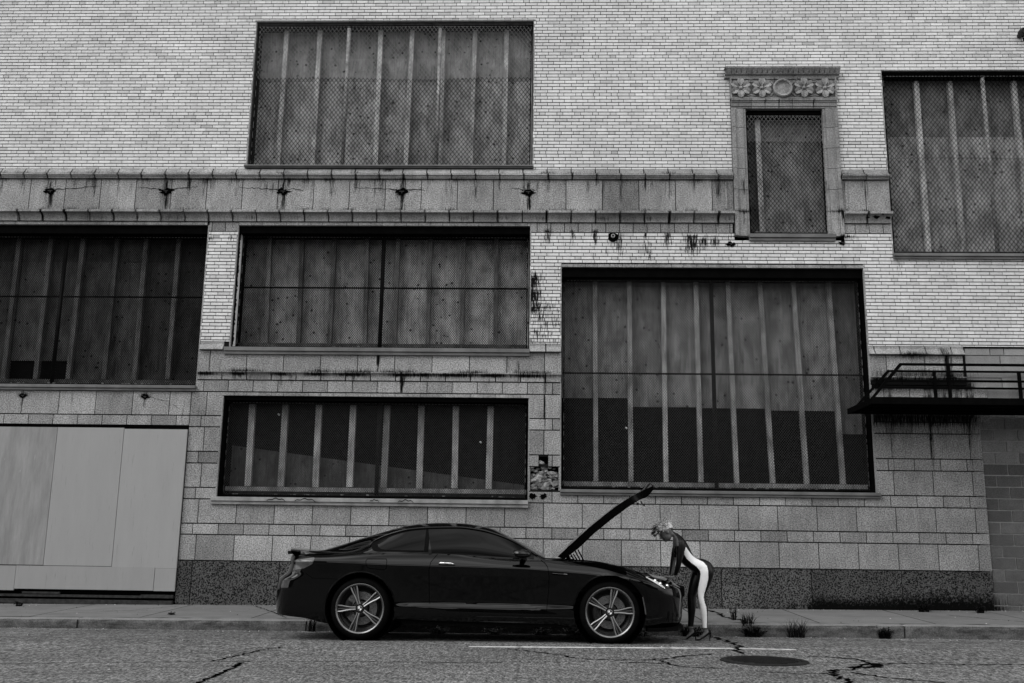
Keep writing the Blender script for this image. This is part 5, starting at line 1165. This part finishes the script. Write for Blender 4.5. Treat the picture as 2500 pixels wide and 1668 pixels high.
limb(pm, dens([(pw(1.95, .86, YF), .085, .075), (pw(1.935, .79, YF), .098, .088), (pw(1.885, .68, YF), .082, .080), (pw(1.842, .58, YF), .060, .062), (pw(1.824, .50, YF), .052, .050), (pw(1.822, .43, YF), .052, .052), (pw(1.820, .36, YF), .050, .050), (pw(1.813, .25, YF), .040, .037), (pw(1.804, .15, YF), .034, .030), (pw(1.812, .10, YF), .027, .026), (pw(1.815, .075, YF), .024, .024)]))
for y_, dx in ((YN, 0), (YF, -.172)):                     # feet inside the shoes
    limb(pm, dens([(pw(2.015 + dx, .085, y_), .022, .022), (pw(1.985 + dx, .070, y_), .024, .024), (pw(1.950 + dx, .040, y_), .016, .024), (pw(1.920 + dx, .016, y_), .009, .020)]))
ell(pm, pw(1.985, .835, PY - .07), (Vector((1, 0, 0)), Vector((0, 1, 0)), Vector((0, 0, 1))), (.112, .085, .100)); ell(pm, pw(1.985, .835, PY + .07), (Vector((1, 0, 0)), Vector((0, 1, 0)), Vector((0, 0, 1))), (.112, .085, .100))
ell(pm, pw(1.665, 1.04, PY - .065), (Vector((1, 0, 0)), Vector((0, 1, 0)), Vector((0, 0, 1))), (.055, .055, .055)); ell(pm, pw(1.665, 1.04, PY + .065), (Vector((1, 0, 0)), Vector((0, 1, 0)), Vector((0, 0, 1))), (.055, .055, .055))
SN, SF = PY - .165, PY + .165
limb(pm, dens([(pw(1.685, 1.165, PY - .12), .045, .045), (pw(1.700, 1.13, SN), .056, .048), (pw(1.697, 1.04, SN - .01), .046, .042), (pw(1.685, .955, SN - .01), .040, .038), (pw(1.674, .895, SN), .034, .034), (pw(1.655, .82, SN + .03), .031, .030), (pw(1.632, .76, SN + .06), .022, .024), (pw(1.620, .735, SN + .07), .020, .023)]))
limb(pm, dens([(pw(1.66, 1.16, PY + .12), .045, .045), (pw(1.655, 1.11, SF), .052, .046), (pw(1.632, 1.03, SF + .01), .042, .040), (pw(1.612, .945, SF + .01), .036, .036), (pw(1.600, .88, SF), .033, .033), (pw(1.588, .81, SF - .03), .029, .029), (pw(1.572, .755, SF - .06), .021, .023), (pw(1.565, .735, SF - .07), .019, .022)]))
for wx, yh, sg in ((1.615, SN + .072, 1), (1.563, SF - .072, -1)):      # hands flat on the nose of the car, five fingers each
    c0 = pw(wx, .735, yh); zt = c0.z
    limb(pm, dens([(c0, .017, .023), (c0 + Vector((-.03, 0, -.012)), .014, .036), (c0 + Vector((-.065, 0, -.012)), .012, .040), (c0 + Vector((-.085, 0, -.012)), .009, .038)], 3), 14)
    for q, (dy, ln, sp) in enumerate(((-.030, .066, -.25), (-.010, .078, -.08), (.010, .074, .06), (.030, .058, .22))):
        b0 = c0 + Vector((-.078, dy, -.010))
        limb(pm, dens([(b0, .0085, .0088), (b0 + Vector((-ln * .35, sp * ln * .35, .006)), .0085, .0085), (b0 + Vector((-ln * .7, sp * ln * .7, .0)), .0078, .0078), (b0 + Vector((-ln, sp * ln, -.012)), .0065, .0068)], 3), 10)
    b0 = c0 + Vector((-.022, sg * .028, -.012)); limb(pm, dens([(b0, .010, .010), (b0 + Vector((-.022, sg * .026, 0)), .0095, .0095), (b0 + Vector((-.050, sg * .036, -.008)), .007, .0075)], 3), 10)
HC = pw(1.520, 1.272); hf = Vector((-.80, 0, -.60)); hu = Vector((-.60, 0, .80)); hs = Vector((0, 1, 0))
def hp(f, s_, u): return HC + hf * f + hs * s_ + hu * u
ell(pm, hp(-.008, 0, .018), (hf, hs, hu), (.094, .074, .094), 22)
ell(pm, hp(.022, 0, -.035), (hf, hs, hu), (.066, .060, .078), 20)
ell(pm, hp(.058, 0, -.083), (hf, hs, hu), (.028, .030, .024))           # chin
limb(pm, [(hp(.075, 0, .012), .010, .008), (hp(.094, 0, -.012), .012, .010), (hp(.106, 0, -.030), .012, .014), (hp(.088, 0, -.037), .010, .012)], 12)   # nose
ell(pm, hp(.083, 0, -.056), (hf, hs, hu), (.010, .022, .007)); ell(pm, hp(.080, 0, -.067), (hf, hs, hu), (.010, .019, .007))                         # lips
ell(pm, hp(.076, -.030, .022), (hf, hs, hu), (.010, .022, .008)); ell(pm, hp(.076, .030, .022), (hf, hs, hu), (.010, .022, .008))                     # brows
for s_ in (-1, 1): ell(pm, hp(-.008, s_ * .074, -.012), (hf, hs, hu), (.017, .009, .028), 12)                                                         # ears
limb(pm, dens([(pw(1.648, 1.220), .042, .052), (pw(1.622, 1.237), .034, .038), (pw(1.585, 1.252), .034, .036), (pw(1.55, 1.262), .04, .036)]))
base = pm.build('person_source', [M['suit'], M['suit_white'], M['suit_grey'], M['skin']])
rm = base.modifiers.new('r', 'REMESH'); rm.mode = 'VOXEL'; rm.voxel_size = .0052; rm.adaptivity = 0
smo = base.modifiers.new('s', 'SMOOTH'); smo.iterations = 5; smo.factor = .5
me = bpy.data.meshes.new_from_object(base.evaluated_get(bpy.context.evaluated_depsgraph_get()))
bpy.data.objects.remove(base)
me.name = 'person'
while len(me.materials) < 4: me.materials.append([M['suit'], M['suit_white'], M['suit_grey'], M['skin']][len(me.materials)])
for i_, k_ in enumerate(('suit', 'suit_white', 'suit_grey', 'skin')): me.materials[i_] = M[k_]
POLY = [pw(*zx(X, Y), PY - .14) for X, Y in ((566, 428), (592, 462), (640, 520), (700, 560), (760, 595), (792, 635), (806, 700), (806, 770), (790, 850), (768, 930), (757, 985), (768, 1040), (786, 1090), (794, 1160), (795, 1240), (792, 1325), (728, 1325), (736, 1230), (726, 1130), (708, 1050), (695, 970), (700, 890), (713, 810), (724, 730), (718, 690), (682, 645), (625, 604), (578, 562), (545, 508), (553, 455))]
POLG = [pw(*zx(X, Y), PY - .1) for X, Y in ((398, 330), (425, 345), (437, 380), (428, 480), (462, 545), (450, 575), (425, 530), (418, 430))]
POLF = [pw(*zx(X, Y), PY + .16) for X, Y in ((432, 545), (470, 550), (452, 640), (428, 700), (412, 748), (388, 748), (404, 680), (420, 600))]
def inside(P, x, z):
    c = False; n = len(P)
    for i in range(n):
        a, b = P[i], P[(i + 1) % n]
        if (a.z > z) != (b.z > z) and x < (b.x - a.x) * (z - a.z) / (b.z - a.z) + a.x: c = not c
    return c
nrmp = Vector((.79, 0, .61))                               # the collar plane
mi_l = []
for p in me.polygons:
    c, nn = p.center, p.normal; k = 0
    if nn.y < .25 and c.y < PY - .03 and c.x > 1.72 and inside(POLY, c.x, c.z): k = 1
    if c.y > PY + .04 and c.x < 1.74 and nn.y < .2 and inside(POLF, c.x, c.z): k = 2
    if c.x < 1.73 and c.z > .9 and c.y > PY - .16 and c.y < PY + .05 and inside(POLG, c.x, c.z): k = 2
    if (c - pw(1.632, 1.232)).dot(nrmp) < 0 and c.z > 1.10 and c.x < 1.67: k = 3
    if c.z < .745 and c.x < 1.665 and c.x > 1.3: k = 3
    if c.z < .128: k = 3
    if k == 1 and c.z < .128: k = 3
    mi_l.append(k)
me.polygons.foreach_set('material_index', mi_l); me.polygons.foreach_set('use_smooth', [True] * len(me.polygons))
for nm in ('tone', 'stain'):
    if nm not in me.attributes: me.attributes.new(nm, 'FLOAT', 'POINT')
person = bpy.data.objects.new('person', me); C.objects.link(person)
tag(person, 'woman in black and white catsuit and high heels bending over the front of the car', 'person')
# hair: swept-up short tufts over a close cap
rh = random.Random(12); hm, hd = MB(), MB()
def scalp(th, ph):          # th: 0 front .. pi back round the crown axis; ph from the crown
    return Vector((0, 0, 0)) + hf * math.cos(th) * math.sin(ph) + hs * math.sin(th) * math.sin(ph) + hu * math.cos(ph)
for k in range(1100):
    th = rh.uniform(-math.pi, math.pi); ph = rh.uniform(.0, 1.0) ** .6 * (1.18 + .80 * (abs(th) / math.pi) ** .9)
    n_ = scalp(th, ph); p0 = hp(-.008, 0, .018) + hf * n_.dot(hf) * .094 + hs * n_.dot(hs) * .074 + hu * n_.dot(hu) * .094
    front = max(0, math.cos(th)) * math.sin(ph)
    up = (n_ * .95 + hf * (.5 * front) + Vector((-.05, 0, .15)) + Vector((rh.uniform(-.45, .45), rh.uniform(-.4, .4), rh.uniform(-.35, .35)))).normalized()
    ln = (.024 + .034 * max(0, n_.dot(hu)) + .022 * front) * rh.uniform(.6, 1.2) * (1 if ph < 1.3 else .55)
    curl = (Vector((.35 * rh.uniform(-.4, 1), rh.uniform(-.6, .6), rh.uniform(-.7, .1))) + hf * rh.uniform(-.6, .8)).normalized()
    pts = [p0 - n_ * .004 + up * ln * t + curl * ln * .85 * t * t for t in (0, .33, .66, 1)]
    (hd if (front > .45 and rh.random() < .75) or rh.random() < .12 else hm).tube(pts, [.0055, .0055, .004, .0012], 5, cap=False)
cap = MB(); rows = []
for i in range(12):
    ph = .02 + 1.55 * i / 11; rows.append([hp(-.010, 0, .020) + (lambda n_: hf * n_.dot(hf) * .106 + hs * n_.dot(hs) * .087 + hu * n_.dot(hu) * .112)(scalp(a, ph * (.76 + .42 * (1 - math.cos(a)) / 2))) for a in np.linspace(-math.pi, math.pi, 25)])
hm.grid(rows)
hm.build('hair', M['hair'], person, smooth=True)['label'] = 'short light blond hair swept up'
hd.build('hair', M['hair_dark'], person, smooth=True)['label'] = 'darker tufts over the forehead'
for y_, dx in ((YN, 0), (YF, -.172)):
    q = MB()
    limb(q, dens([(pw(2.022 + dx, .078, y_), .020, .024), (pw(1.995 + dx, .055, y_), .018, .025), (pw(1.955 + dx, .022, y_), .013, .028), (pw(1.915 + dx, -.004, y_), .010, .032), (pw(1.880 + dx, -.012, y_), .010, .026), (pw(1.850 + dx, -.015, y_), .006, .010)]))
    q.tube([pw(2.034 + dx, .085, y_), pw(2.036 + dx, .04, y_), pw(2.028 + dx, -.022, y_)], [.016, .008, .005], 8)
    q.tube([pw(2.034 + dx, .06, y_), pw(2.036 + dx, .10, y_), pw(2.02 + dx, .115, y_)], [.018, .012, .004], 8)
    zc = q.build('shoe', M['shoe'], person, smooth=True)
    q = MB()
    c_ = pw(1.988 + dx, .122, y_); q.tube([c_ + Vector((.031 * math.cos(a), .031 * math.sin(a), .004 * math.cos(a))) for a in np.linspace(0, 2 * math.pi, 17)], .004, 6, cap=False)
    q.tube([c_ + Vector((.03, -.01, 0)), c_ + Vector((.055, -.02, .01)), c_ + Vector((.06, -.02, -.02)), c_ + Vector((.035, -.01, -.035))], .0035, 5)
    q.build('ankle_strap', M['shoe'], zc)
